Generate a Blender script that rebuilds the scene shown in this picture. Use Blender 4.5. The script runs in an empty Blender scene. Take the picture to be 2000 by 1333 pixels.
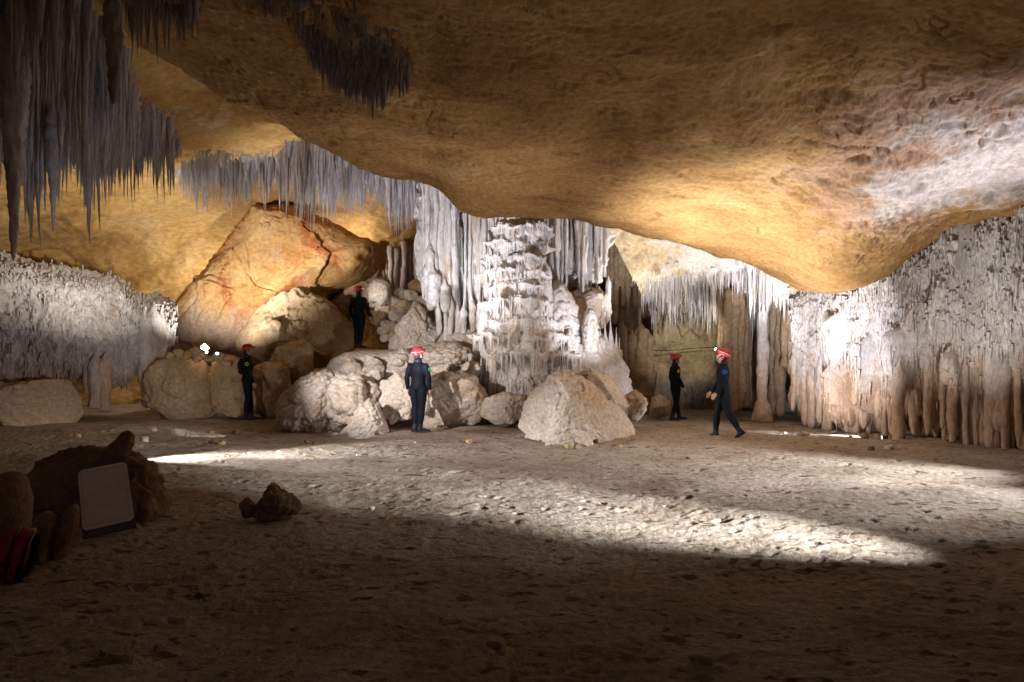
import bpy, bmesh, math, random
import numpy as np
from mathutils import Vector, Matrix

# ------------------------------------------------------------------ camera, world, lamps and added fill lights
S = bpy.context.scene
COL = S.collection
F = 1333.0          # focal length in photo pixels (photo is 2000 x 1333)
HZ = 706.0          # horizon row
CH = 1.5            # camera height
cam = bpy.data.cameras.new("camera")
camo = bpy.data.objects.new("camera", cam)
COL.objects.link(camo)
camo.location = (0, 0, CH)
camo.rotation_euler = (math.radians(90), 0, 0)
cam.sensor_width = 36.0
cam.lens = 36.0 * F / 2000.0
cam.shift_y = (HZ - 666.5) / 2000.0
cam.clip_start = 0.05
cam.clip_end = 500
S.camera = camo
W = bpy.data.worlds.new("World")
S.world = W
W.use_nodes = True
W.node_tree.nodes["Background"].inputs[0].default_value = (0.85, 0.62, 0.58, 1)
W.node_tree.nodes["Background"].inputs[1].default_value = 0.10
S.view_settings.view_transform = 'Standard'
S.view_settings.look = 'None'
S.view_settings.exposure = 0.28
S.view_settings.gamma = 1.0
S.cycles.use_denoising = True
S.cycles.max_bounces = 6
S.cycles.diffuse_bounces = 4
S.cycles.sample_clamp_indirect = 4.0


def P(u, v, Y):
    return np.array([(u - 1000.0) / F * Y, Y, CH + (HZ - v) / F * Y])


def spot(loc, target, watts, deg, blend=0.5, col=(1, .97, .95), r=0.06):
    l = bpy.data.lights.new("spot_light", 'SPOT')
    l.energy = watts
    l.spot_size = math.radians(deg)
    l.spot_blend = blend
    l.color = col
    l.shadow_soft_size = r
    o = bpy.data.objects.new("spot_light", l)
    COL.objects.link(o)
    o.location = loc
    o.rotation_euler = (Vector(target) - Vector(loc)).to_track_quat('-Z', 'Y').to_euler()
    return o


def point(loc, watts, col=(1, .97, .95), r=0.08):
    l = bpy.data.lights.new("lamp_light", 'POINT')
    l.energy = watts
    l.color = col
    l.shadow_soft_size = r
    o = bpy.data.objects.new("lamp_light", l)
    COL.objects.link(o)
    o.location = loc
    return o


COOL = (0.93, 0.92, 1.0)
WARM = (1.0, 0.86, 0.68)
LIGHTS = True
if LIGHTS:
    # a hand lamp out of frame at the right front: its beam rakes the floor towards the left hall
    spot((6.0, 3.5, 1.45), (1.0, 7.0, 0.0), 6400, 24, 1.0, (1, .98, .94), .03)
    # the lamp behind the sign rock, thrown low over the floor
    spot((-6.1, 10.3, 0.45), (-3.6, 10.7, 0.0), 800, 62, 0.9, (1, .98, .95))
    spot((-6.2, 10.2, 0.9), (-1.6, 11.9, 0.0), 1300, 36, 0.9, (1, .97, .93))
    # heap and middle ground from the front left
    spot((-4.4, 9.6, 1.9), (-2.2, 15.0, 1.6), 1450, 52, 0.9, (1, .94, .89))
    # lamp outside the frame on the right: soft wash over the floor
    spot((9.4, 8.4, 2.6), (3.6, 9.8, 0.0), 3300, 42, 1.0, (1, .98, .96))
    spot((8.8, 8.0, 2.4), (4.3, 7.5, 0.0), 1700, 37, 1.0, (1, .98, .96))
    spot((9.0, 7.8, 2.3), (2.0, 13.4, 0.8), 1100, 28, 0.9, (1, .95, .90))
    # lamp by the right curtain, thrown along the floor to the left
    spot(tuple(P(1712, 846, 13.2)), tuple(P(1440, 842, 14.8)), 600, 40, 0.7, COOL)
    # white wash on the right curtain, the roof above it and the fringe beside it
    spot(tuple(P(1560, 830, 10.8)), tuple(P(1620, 670, 15.2)), 1500, 52, 1.0, COOL)
    spot(tuple(P(1585, 810, 14.6)), tuple(P(1495, 590, 16.6)), 850, 28, 0.9, COOL)
    spot((4.9, 12.2, .5), (6.0, 14.6, 3.2), 700, 70, 1.0, (1, .93, .84))
    spot((6.2, 9.4, .6), (8.0, 12.4, 3.2), 340, 70, 0.9, (1, .95, .9))
    # the recess behind the two cavers
    spot((4.7, 15.6, 2.2), (4.9, 21.4, 2.4), 520, 46, 0.9, (1, .93, .82))
    # column from below, in front
    spot((-2.2, 11.4, 0.6), tuple(P(935, 465, 16.5)), 1850, 46, 1.0, COOL)
    spot((2.4, 13.6, 1.3), tuple(P(1120, 540, 16.8)), 420, 70, 0.9, COOL)
    # behind the column, up to the roof
    spot((3.7, 16.3, 1.6), tuple(P(1275, 500, 17.2)), 400, 96, 0.7, (1, .95, .86))
    # right roof pocket
    spot((8.3, 8.6, 1.4), (6.2, 9.3, 4.0), 620, 66, 1.0, COOL)
    # wash of the hall roof from the middle of the floor
    spot((3.0, 12.3, 0.5), (4.1, 12.2, 4.0), 1450, 92, 1.0, (1, .95, .87))
    spot((0.4, 10.6, 0.4), (-0.8, 11.8, 4.6), 230, 84, 1.0, (1, .93, .82))  # added second wash to lift the roof lip, no fixture
    # left hall: vault, slab, fringe, bank
    spot((-7.5, 16.4, 1.6), (-7.6, 18.6, 6.0), 1500, 120, 1.0, (1, .94, .86))
    spot((-7.7, 14.6, 3.1), tuple(P(585, 480, 20.0)), 1300, 50, 0.9, (1, .94, .86))
    point(tuple(P(425, 560, 22.3)), 100, (1, .97, .92))
    point(tuple(P(700, 500, 22.0)), 70, (1, .93, .84))
    spot((-5.4, 10.6, 1.2), (-7.6, 16.0, 0.9), 260, 42, 1.0, (1, .93, .85))  # added weak fill on the left boulders, no fixture
    spot((-5.4, 8.6, 1.2), (-6.4, 10.6, 4.6), 60, 70, 1.0, COOL)  # added light to lift the near left stalactites, no fixture
    # added spot at the ledge caver's head, brightens the pale block
    spot(tuple(P(712, 560, 18.9)), tuple(P(752, 590, 20.0)), 22, 90, 0.9, (1, .94, .85))
    spot((-3.3, 15.6, 1.6), tuple(P(680, 350, 17.0)), 600, 60, 0.9, COOL)
    spot((-8.0, 13.4, 3.0), tuple(P(150, 450, 18.0)), 700, 80, 1.0, (1, .92, .80))  # added spot to brighten the left vault, no fixture
    spot((-6.6, 12.2, 0.9), tuple(P(110, 650, 15.4)), 110, 64, 0.9, COOL)

# ------------------------------------------------------------------ noise
_rs = np.random.RandomState(7)
_perm = np.arange(256)
_rs.shuffle(_perm)
_perm = np.concatenate([_perm, _perm, _perm])
_G = np.array([[1, 1, 0], [-1, 1, 0], [1, -1, 0], [-1, -1, 0], [1, 0, 1], [-1, 0, 1], [1, 0, -1], [-1, 0, -1],
               [0, 1, 1], [0, -1, 1], [0, 1, -1], [0, -1, -1], [1, 1, 0], [-1, 1, 0], [0, -1, 1], [0, -1, -1]], float)


def perlin(p):
    p = np.asarray(p, float)
    i = np.floor(p).astype(int)
    f = p - i
    i &= 255
    w = f * f * f * (f * (f * 6 - 15) + 10)
    out = 0
    for dx in (0, 1):
        a = _perm[i[..., 0] + dx]
        wx = w[..., 0] if dx else 1 - w[..., 0]
        for dy in (0, 1):
            b = _perm[a + i[..., 1] + dy]
            wy = w[..., 1] if dy else 1 - w[..., 1]
            for dz in (0, 1):
                g = _G[_perm[b + i[..., 2] + dz] & 15]
                wz = w[..., 2] if dz else 1 - w[..., 2]
                d = (f - np.array([dx, dy, dz]))
                out = out + wx * wy * wz * (g * d).sum(-1)
    return out


def fbm(p, oct=4, lac=2.03, gain=0.5):
    s = 0
    a = 1.0
    p = np.asarray(p, float)
    for k in range(oct):
        s = s + a * perlin(p + 17.3 * k)
        p = p * lac
        a *= gain
    return s


def ridged(p, oct=4, gain=0.5):
    s = 0
    a = 1.0
    p = np.asarray(p, float)
    for k in range(oct):
        s = s + a * (1 - 2 * np.abs(perlin(p + 11.1 * k)))
        p = p * 2.03
        a *= gain
    return s


def worley(p):
    p = np.asarray(p, float)
    i = np.floor(p).astype(int)
    f = p - i
    d1 = np.full(p.shape[:-1], 9.0)
    for dx in (-1, 0, 1):
        for dy in (-1, 0, 1):
            for dz in (-1, 0, 1):
                c = (i + np.array([dx, dy, dz])) & 255
                h = _perm[_perm[_perm[c[..., 0]] + c[..., 1]] + c[..., 2]]
                o = np.stack([_perm[h], _perm[h + 57], _perm[h + 131]], -1) / 255.0
                q = o + np.array([dx, dy, dz]) - f
                d1 = np.minimum(d1, (q * q).sum(-1))
    return np.sqrt(d1)


def cellval(p):
    """random value per irregular cell"""
    p = np.asarray(p, float)
    i = np.floor(p).astype(int)
    f = p - i
    d1 = np.full(p.shape[:-1], 9.0)
    val = np.zeros(p.shape[:-1])
    for dx in (-1, 0, 1):
        for dy in (-1, 0, 1):
            for dz in (-1, 0, 1):
                c = (i + np.array([dx, dy, dz])) & 255
                h = _perm[_perm[_perm[c[..., 0]] + c[..., 1]] + c[..., 2]]
                o = np.stack([_perm[h], _perm[h + 57], _perm[h + 131]], -1) / 255.0
                q = o + np.array([dx, dy, dz]) - f
                dd = (q * q).sum(-1)
                m = dd < d1
                d1 = np.where(m, dd, d1)
                val = np.where(m, h / 127.5 - 1, val)
    return val


def sm(x, a, b):
    t = np.clip((x - a) / (b - a), 0, 1)
    return t * t * (3 - 2 * t)


# ------------------------------------------------------------------ mesh helpers
def mesh_np(name, V, Q, smooth=True):
    """V (n,3); Q list of arrays of faces (quads or tris)"""
    me = bpy.data.meshes.new(name)
    if not isinstance(Q, (list, tuple)):
        Q = [Q]
    Q = [np.asarray(q, np.int32) for q in Q if len(q)]
    V = np.asarray(V, np.float32)
    nl = sum(q.size for q in Q)
    npoly = sum(len(q) for q in Q)
    me.vertices.add(len(V))
    me.vertices.foreach_set("co", V.ravel())
    me.loops.add(nl)
    me.loops.foreach_set("vertex_index", np.concatenate([q.ravel() for q in Q]))
    me.polygons.add(npoly)
    tot = np.concatenate([np.full(len(q), q.shape[1], np.int32) for q in Q])
    st = np.concatenate([[0], np.cumsum(tot)[:-1]]).astype(np.int32)
    me.polygons.foreach_set("loop_start", st)
    me.polygons.foreach_set("loop_total", tot)
    me.update(calc_edges=True)
    if smooth:
        me.polygons.foreach_set("use_smooth", np.ones(npoly, bool))
    me.validate()
    return me


def link(name, me, mat=None, parent=None, loc=None):
    """link mesh data given in world space (origin moved to the base)"""
    o = bpy.data.objects.new(name, me)
    COL.objects.link(o)
    if mat is not None:
        me.materials.append(mat)
    if loc is None and parent is None:
        n = len(me.vertices)
        a = np.empty(n * 3, np.float32)
        me.vertices.foreach_get("co", a)
        a = a.reshape(-1, 3)
        c = np.array([(a[:, 0].min() + a[:, 0].max()) / 2, (a[:, 1].min() + a[:, 1].max()) / 2, a[:, 2].min()], np.float32)
        me.vertices.foreach_set("co", (a - c).ravel())
        me.update()
        o.location = c
    elif loc is not None:
        o.location = loc
    if parent is not None:
        o.parent = parent
    return o


def tag(o, label=None, cat=None, group=None, kind=None):
    if label:
        o["label"] = label
    if cat:
        o["category"] = cat
    if group:
        o["group"] = group
    if kind:
        o["kind"] = kind
    return o


def grid_faces(n, m, wrap=False, base=0):
    i = np.arange(n - 1)[:, None]
    j = np.arange(m if wrap else m - 1)[None, :]
    j2 = (j + 1) % m
    a = i * m + j
    b = i * m + j2
    c = (i + 1) * m + j2
    d = (i + 1) * m + j
    return np.stack([a, b, c, d], -1).reshape(-1, 4) + base


def grid_normals(G):
    du = np.gradient(G, axis=1)
    dv = np.gradient(G, axis=0)
    n = np.cross(du, dv)
    return n / (np.linalg.norm(n, axis=-1, keepdims=True) + 1e-9)


def catmull(A, n, axis=0, t=None):
    A = np.moveaxis(np.asarray(A, float), axis, 0)
    k = len(A)
    x = np.linspace(0, k - 1, n) if t is None else t
    i = np.clip(np.floor(x).astype(int), 0, k - 2)
    f = (x - i).reshape((-1,) + (1,) * (A.ndim - 1))
    p0 = A[np.maximum(i - 1, 0)]
    p1 = A[i]
    p2 = A[i + 1]
    p3 = A[np.minimum(i + 2, k - 1)]
    r = 0.5 * ((2 * p1) + (-p0 + p2) * f + (2 * p0 - 5 * p1 + 4 * p2 - p3) * f * f + (-p0 + 3 * p1 - 3 * p2 + p3) * f ** 3)
    return np.moveaxis(r, 0, axis)


def loft(ctrl, nr, nc):
    """ctrl: (rows, cols, 3) world points -> dense grid"""
    return catmull(catmull(ctrl, nr, 0), nc, 1)


def proj(G):
    Y = np.maximum(G[..., 1], 0.05)
    return 1000 + G[..., 0] / Y * F, HZ - (G[..., 2] - CH) / Y * F


def in_poly(u, v, poly):
    r = np.zeros(u.shape, bool)
    n = len(poly)
    for a in range(n):
        x1, y1 = poly[a]
        x2, y2 = poly[(a + 1) % n]
        if y1 == y2:
            continue
        c = ((y1 > v) != (y2 > v)) & (u < (x2 - x1) * (v - y1) / (y2 - y1) + x1)
        r ^= c
    return r


# ------------------------------------------------------------------ materials
def nodes_of(name):
    m = bpy.data.materials.new(name)
    m.use_nodes = True
    nt = m.node_tree
    return m, nt, nt.nodes["Principled BSDF"]


def rock_mat(name, stops, scale=0.6, stretch=(1, 1, 1), patches=(), zstain=None, bump=0.5, bscale=9.0, bstretch=None,
             fine=40.0, rough=0.9, dist=0.03, spec=0.25, spots=(), bdist=.15):
    m, nt, b = nodes_of(name)
    N = nt.nodes.new
    L = nt.links.new
    geo = N('ShaderNodeNewGeometry')

    def noise(sc, st=(1, 1, 1), det=6, ro=0.6, di=0.3, off=0):
        mp = N('ShaderNodeMapping')
        mp.inputs['Scale'].default_value = [sc * s for s in st]
        mp.inputs['Location'].default_value = (off, off * 1.7, off * .6)
        L(geo.outputs['Position'], mp.inputs['Vector'])
        n = N('ShaderNodeTexNoise')
        n.inputs['Scale'].default_value = 1.0
        n.inputs['Detail'].default_value = det
        n.inputs['Roughness'].default_value = ro
        n.inputs['Distortion'].default_value = di
        L(mp.outputs[0], n.inputs['Vector'])
        return n.outputs['Fac']

    def mix(a, bcol, fac):
        x = N('ShaderNodeMix')
        x.data_type = 'RGBA'
        L(fac, x.inputs[0])
        if isinstance(a, tuple):
            x.inputs[6].default_value = a + (1,)
        else:
            L(a, x.inputs[6])
        if isinstance(bcol, tuple):
            x.inputs[7].default_value = bcol + (1,)
        else:
            L(bcol, x.inputs[7])
        return x.outputs[2]

    def rng(f, a, c, lo=0.0, hi=1.0):
        r = N('ShaderNodeMapRange')
        r.interpolation_type = 'SMOOTHSTEP'
        r.inputs[1].default_value = a
        r.inputs[2].default_value = c
        r.inputs[3].default_value = lo
        r.inputs[4].default_value = hi
        L(f, r.inputs[0])
        return r.outputs[0]

    cr = N('ShaderNodeValToRGB')
    e = cr.color_ramp.elements
    while len(e) < len(stops):
        e.new(0.5)
    for k, (p, c) in enumerate(stops):
        e[k].position = p
        e[k].color = c + (1,)
    L(noise(scale, stretch, 8, .65, .6), cr.inputs[0])
    col = cr.outputs[0]
    for k, (pc, ps, pst, lo, hi, amt) in enumerate(patches):
        col = mix(col, pc, rng(noise(ps, pst, 7, .62, .8, 3.1 + 5 * k), lo, hi, 0, amt))
    if zstain:
        for (z0, z1, zc, amt) in zstain:
            sx = N('ShaderNodeSeparateXYZ')
            L(geo.outputs['Position'], sx.inputs[0])
            ad = N('ShaderNodeMath')
            ad.operation = 'MULTIPLY_ADD'
            L(noise(1.3, (1, 1, .4), 5, .6, .3, 9), ad.inputs[0])
            ad.inputs[1].default_value = 2.2
            L(sx.outputs[2], ad.inputs[2])
            col = mix(col, zc, rng(ad.outputs[0], z0 + 1.1, z1 + 1.1, 0, amt))
    for (cc, rad_, sc_, am_) in spots:          # paler colour round one place, lamplight put into the base colour
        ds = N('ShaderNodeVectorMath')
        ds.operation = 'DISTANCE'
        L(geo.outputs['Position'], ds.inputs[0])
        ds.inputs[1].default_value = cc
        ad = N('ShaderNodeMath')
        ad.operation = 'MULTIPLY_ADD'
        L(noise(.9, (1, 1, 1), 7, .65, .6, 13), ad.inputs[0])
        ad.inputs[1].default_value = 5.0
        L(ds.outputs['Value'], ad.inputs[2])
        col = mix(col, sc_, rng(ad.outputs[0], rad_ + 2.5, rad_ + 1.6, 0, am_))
    # fine mottling of the pigment itself
    mo = N('ShaderNodeMix')
    mo.data_type = 'RGBA'
    mo.blend_type = 'MULTIPLY'
    mo.inputs[0].default_value = 1.0
    L(col, mo.inputs[6])
    g = N('ShaderNodeCombineColor')
    r_ = rng(noise(fine * .35, bstretch or (1, 1, 1), 5, .7, .2, 2), .3, .7, .72, 1.16)
    for s in range(3):
        L(r_, g.inputs[s])
    L(g.outputs[0], mo.inputs[7])
    L(mo.outputs[2], b.inputs['Base Color'])
    b.inputs['Roughness'].default_value = rough
    b.inputs['Specular IOR Level'].default_value = spec
    h1 = noise(bscale, bstretch or (1, 1, 1), 8, .7, bdist, 1)
    bp = N('ShaderNodeBump')
    bp.inputs['Strength'].default_value = bump
    bp.inputs['Distance'].default_value = dist
    L(h1, bp.inputs['Height'])
    h2 = noise(fine, bstretch or (1, 1, 1), 4, .7, .0, 4)
    bp2 = N('ShaderNodeBump')
    bp2.inputs['Strength'].default_value = bump * .6
    bp2.inputs['Distance'].default_value = dist * .3
    L(h2, bp2.inputs['Height'])
    L(bp.outputs[0], bp2.inputs['Normal'])
    L(bp2.outputs[0], b.inputs['Normal'])
    return m


def plain(name, c, rough=0.6, metal=0.0, emit=None, bump=None, spec=0.4):
    m, nt, b = nodes_of(name)
    b.inputs['Base Color'].default_value = c + (1,)
    b.inputs['Roughness'].default_value = rough
    b.inputs['Metallic'].default_value = metal
    b.inputs['Specular IOR Level'].default_value = spec
    n = nt.nodes.new('ShaderNodeTexNoise')
    n.inputs['Scale'].default_value = bump or 30
    n.inputs['Detail'].default_value = 4
    mx = nt.nodes.new('ShaderNodeMix')
    mx.data_type = 'RGBA'
    mx.inputs[6].default_value = tuple(x * .8 for x in c) + (1,)
    mx.inputs[7].default_value = tuple(min(1, x * 1.15) for x in c) + (1,)
    nt.links.new(n.outputs['Fac'], mx.inputs[0])
    nt.links.new(mx.outputs[2], b.inputs['Base Color'])
    if emit:
        b.inputs['Emission Color'].default_value = emit[:3] + (1,)
        b.inputs['Emission Strength'].default_value = emit[3]
    return m


M = {}
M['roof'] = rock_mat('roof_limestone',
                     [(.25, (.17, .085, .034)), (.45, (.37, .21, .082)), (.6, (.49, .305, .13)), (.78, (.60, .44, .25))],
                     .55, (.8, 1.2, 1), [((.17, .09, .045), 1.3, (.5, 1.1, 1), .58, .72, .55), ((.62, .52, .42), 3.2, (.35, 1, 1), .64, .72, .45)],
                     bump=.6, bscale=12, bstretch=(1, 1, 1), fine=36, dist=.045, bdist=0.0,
                     spots=[((6.5, 9.0, 4.1), 3.0, (.56, .36, .25), .8), ((7.1, 9.4, 4.1), 2.1, (.68, .61, .57), .9)])  # pocket lamp's glow put into the colour as a pale patch
M['vault'] = rock_mat('ochre_vault',
                      [(.25, (.30, .16, .05)), (.45, (.48, .29, .095)), (.6, (.54, .35, .14)), (.8, (.60, .46, .27))],
                      .5, (1, 1, 1.2), [((.62, .52, .40), .55, (1, 1, 1), .62, .74, .75), ((.52, .22, .10), .9, (1, 1, 2), .62, .75, .5)],
                      bump=.6, bscale=4, bstretch=(.6, .8, 1.3), fine=26, dist=.06)
M['slab'] = rock_mat('orange_slab_rock',
                     [(.25, (.40, .19, .06)), (.45, (.54, .30, .11)), (.62, (.56, .37, .18)), (.8, (.60, .47, .34))],
                     .45, (1, 1, 1), [((.42, .11, .03), .75, (1, 1, .7), .50, .64, .8), ((.60, .47, .38), .5, (1, 1, 1), .6, .75, .7)],
                     zstain=[(3.4, 2.4, (.50, .38, .30), .8)], bump=.6, bscale=5, fine=30, dist=.05)
M['pale'] = rock_mat('pale_boulder_rock',
                     [(.25, (.42, .32, .26)), (.45, (.60, .51, .44)), (.62, (.68, .59, .53)), (.8, (.75, .68, .62))],
                     1.1, (1, 1, 1), [((.50, .33, .17), .8, (1, 1, 1), .57, .7, .55), ((.72, .67, .64), 2.0, (1, 1, 1), .58, .7, .6)],
                     bump=.6, bscale=9, fine=45, dist=.03)
M['tan'] = rock_mat('tan_boulder_rock',
                    [(.25, (.32, .20, .10)), (.45, (.47, .33, .19)), (.62, (.52, .40, .27)), (.8, (.58, .48, .36))],
                    .9, (1, 1, 1), [((.46, .26, .08), .9, (1, 1, 1), .55, .68, .7)],
                    bump=.6, bscale=8, fine=42, dist=.03)
M['calcite'] = rock_mat('white_calcite',
                        [(.25, (.52, .45, .40)), (.45, (.68, .64, .62)), (.62, (.76, .74, .74)), (.8, (.80, .79, .80))],
                        1.6, (1.6, 1.6, .22), [((.56, .33, .15), 2.4, (1.4, 1.4, .3), .56, .70, .8), ((.40, .36, .35), 3.0, (2, 2, .15), .6, .7, .5)],
                        bump=.5, bscale=16, bstretch=(1.4, 1.4, .35), fine=60, rough=.7, dist=.02, spec=.35)
M['cascade'] = rock_mat('column_calcite',
                        [(.25, (.50, .42, .34)), (.45, (.66, .61, .57)), (.62, (.72, .70, .68)), (.8, (.76, .75, .75))],
                        1.8, (1.4, 1.4, .5), [((.50, .30, .14), 2.6, (1.6, 1.6, .35), .54, .68, .75)],
                        zstain=[(1.9, 1.2, (.50, .44, .42), .7)], bump=.5, bscale=18, fine=60, rough=.65, dist=.02, spec=.35)
M['grey'] = rock_mat('grey_flowstone',
                     [(.25, (.36, .31, .29)), (.45, (.52, .48, .46)), (.62, (.60, .57, .56)), (.8, (.70, .68, .68))],
                     1.5, (1.3, 1.3, .5), [((.36, .26, .19), 2.2, (1.3, 1.3, .4), .55, .68, .7), ((.72, .70, .72), 1.0, (1, 1, 1), .58, .7, .6)],
                     zstain=[(1.9, .7, (.50, .32, .19), .8)], bump=.7, bscale=14, bstretch=(1.2, 1.2, .5), fine=55, dist=.03)
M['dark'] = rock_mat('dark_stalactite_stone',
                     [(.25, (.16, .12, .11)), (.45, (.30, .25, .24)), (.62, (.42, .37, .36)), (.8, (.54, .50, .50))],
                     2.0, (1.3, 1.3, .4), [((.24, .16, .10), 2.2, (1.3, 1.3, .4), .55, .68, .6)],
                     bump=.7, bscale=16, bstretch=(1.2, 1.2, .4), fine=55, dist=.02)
M['lilac'] = rock_mat('lilac_grey_stalactite_stone',
                      [(.25, (.30, .27, .28)), (.45, (.46, .43, .45)), (.62, (.56, .53, .56)), (.8, (.66, .64, .67))],
                      2.0, (1.3, 1.3, .4), [((.34, .24, .16), 1.4, (1.3, 1.3, .6), .58, .7, .6)],
                      bump=.6, bscale=16, bstretch=(1.2, 1.2, .4), fine=55, dist=.02)
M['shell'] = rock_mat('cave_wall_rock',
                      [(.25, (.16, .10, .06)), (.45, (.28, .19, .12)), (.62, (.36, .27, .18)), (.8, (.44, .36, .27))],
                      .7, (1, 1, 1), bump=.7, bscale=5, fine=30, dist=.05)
M['yellow'] = rock_mat('yellow_back_wall_rock',
                       [(.25, (.38, .26, .14)), (.45, (.58, .44, .26)), (.62, (.64, .52, .34)), (.8, (.70, .60, .46))],
                       .8, (1, 1, .7), [((.30, .24, .17), 1.2, (1, 1, .5), .56, .66, .6)], bump=.7, bscale=7, fine=30, dist=.06, zstain=[(1.5, .7, (.30, .26, .24), .9)],
                       spots=[((5.2, 17.0, 3.7), 1.9, (.68, .64, .64), .9)])  # lit roof by the fringe put into the colour as pale lilac
M['stump'] = rock_mat('brown_stump_rock',
                      [(.25, (.16, .09, .05)), (.45, (.27, .17, .10)), (.62, (.34, .23, .15)), (.8, (.42, .31, .22))],
                      2.0, (1, 1, 1), bump=.8, bscale=18, fine=60, dist=.02)
M['sand'] = rock_mat('cave_floor_sand',
                     [(.25, (.27, .21, .165)), (.45, (.43, .37, .31)), (.6, (.50, .44, .385)), (.8, (.60, .54, .48))],
                     .9, (1, 1, 1), [((.11, .07, .045), 6.0, (.8, 1.5, 1), .565, .63, .85), ((.30, .19, .11), .45, (.6, 1.2, 1), .56, .68, .6)],
                     bump=.8, bscale=12, fine=48, dist=.035, rough=.95, spec=.1)
M['wetsuit'] = plain('black_neoprene', (.006, .0085, .018), .65, bump=60, spec=.16)
M['panel'] = plain('suit_panel_navy', (.010, .015, .032), .55, bump=60)
M['boot'] = plain('boot_rubber', (.012, .013, .02), .5, bump=50)
M['sole'] = plain('boot_sole', (.16, .16, .2), .6)
M['red'] = plain('red_helmet_plastic', (.62, .025, .035), .35, bump=15, spec=.5)
M['darkred'] = plain('dull_red_plastic', (.30, .012, .018), .5, bump=12)
M['blackplastic'] = plain('black_plastic', (.02, .018, .02), .5)
M['strip'] = plain('grey_reflective_strip', (.5, .48, .5), .35)
M['skin'] = plain('skin', (.55, .33, .25), .55, bump=40)
M['hair'] = plain('dark_hair', (.03, .022, .018), .7, bump=90)
M['badge_yellow'] = plain('yellow_badge', (.62, .55, .04), .5)
M['badge_green'] = plain('green_badge', (.08, .42, .22), .5)
M['badge_blue'] = plain('blue_badge', (.02, .12, .55), .5)
M['white'] = plain('white_enamel', (.86, .83, .86), .45, bump=9)
M['board'] = plain('brown_board', (.13, .10, .10), .7)
M['line'] = plain('grey_line', (.42, .38, .40), .6)
M['lamp'] = plain('lamp_glass', (.9, .9, .9), .3, emit=(1, .98, .95, 14.0))
M['wire'] = plain('dark_cable', (.02, .02, .02), .6)

# ------------------------------------------------------------------ ground
def floor_z(x, y):
    p = np.stack([x, y, np.zeros_like(x)], -1)
    z = 0.10 * fbm(p * .22 + 3.3, 3)
    z = z + 0.12 * sm(-x, 3, 9) * sm(y, 9, 15)          # rises a little to the left back
    return z - 0.02


def floor_detail(x, y):
    p = np.stack([x, y, np.zeros_like(x)], -1)
    z = 0.03 * fbm(p * np.array([.8, 1.0, 1]) + 9.1, 3)
    z = z + 0.008 * fbm(p * np.array([3.2, 4.4, 1]), 3)
    wp = p + .10 * fbm(p * 4, 2)[..., None]
    msk = sm(fbm(p * .55 + 2.2, 2), -.3, .35)
    d = worley(wp * np.array([2.6, 4.2, 1]) + 4.4)
    z = z + .011 * np.exp(-((d - .27) / .07) ** 2) * msk - 0.075 * (1 - sm(d, .04, .22)) * (.25 + .75 * msk)
    d2 = worley(wp * np.array([6.0, 10.0, 1]) + 1.4)
    z = z - 0.020 * (1 - sm(d2, .05, .26)) * (.4 + .6 * msk)
    z = z + 0.009 * fbm(p * np.array([9, 14, 1]) + 5, 3, gain=.6)
    return z


ny, nx = 640, 900
yy = 1.2 * (30.0 / 1.2) ** np.linspace(0, 1, ny)
uu = np.linspace(-1.15, 1.15, nx)
Yg, Ug = np.meshgrid(yy, uu, indexing='ij')
Xg = Ug * Yg
Zg = floor_z(Xg, Yg) + floor_detail(Xg, Yg) * (1 - .6 * sm(Yg, 12, 20))
G = np.stack([Xg, Yg, Zg], -1)
V = [G.reshape(-1, 3)]
Q = [grid_faces(ny, nx)]
# the ground round and behind the camera, coarser, a hand lower under the fine sheet
Xc, Yc = np.meshgrid(np.linspace(-34, 34, 120), np.linspace(-14, 34, 100), indexing='xy')
Zc = floor_z(Xc, Yc) - .12 * ((np.abs(Xc) < 1.1 * Yc) & (Yc > 1.5) & (Yc < 29))
V.append(np.stack([Xc, Yc, Zc], -1).reshape(-1, 3))
Q.append(grid_faces(100, 120, base=ny * nx))
o = link("ground", mesh_np("ground", np.concatenate(V), Q), M['sand'], loc=(0, 0, 0))
tag(o, kind="structure")


def fz(x, y):
    return float(floor_z(np.array([x], float), np.array([y], float))[0])


# ------------------------------------------------------------------ cave shell, roof, vault
def add_sheet(name, ctrl, nr, nc, mat, disp, flip=1.0):
    Gd = loft(np.asarray(ctrl, float), nr, nc)
    n = grid_normals(Gd) * flip
    Gd = Gd + n * disp(Gd)[..., None]
    o = link(name, mesh_np(name, Gd.reshape(-1, 3), grid_faces(nr, nc)), mat, loc=(0, 0, 0))
    tag(o, kind="structure")
    return Gd


# outer shell: walls and a cap, closed at the back, open far behind the camera
plan = [(-17, -14), (-18, 2), (-17.5, 13), (-14, 22), (-7, 27), (0, 28.5), (7, 27), (11.5, 22), (13.5, 15), (15, 6), (15, -14)]
rows = []
for z, k in ((-1.0, 1.0), (1.5, 1.0), (4, .98), (7, .95), (9.5, .85), (10.6, .5), (10.9, .02)):
    rows.append([(x * k, 7 + (y - 7) * k, z) for x, y in plan])
add_sheet("cave_wall", rows, 160, 340, M['shell'], lambda G: .8 * fbm(G * .35, 4) + .25 * ridged(G * 1.1, 3))

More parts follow.
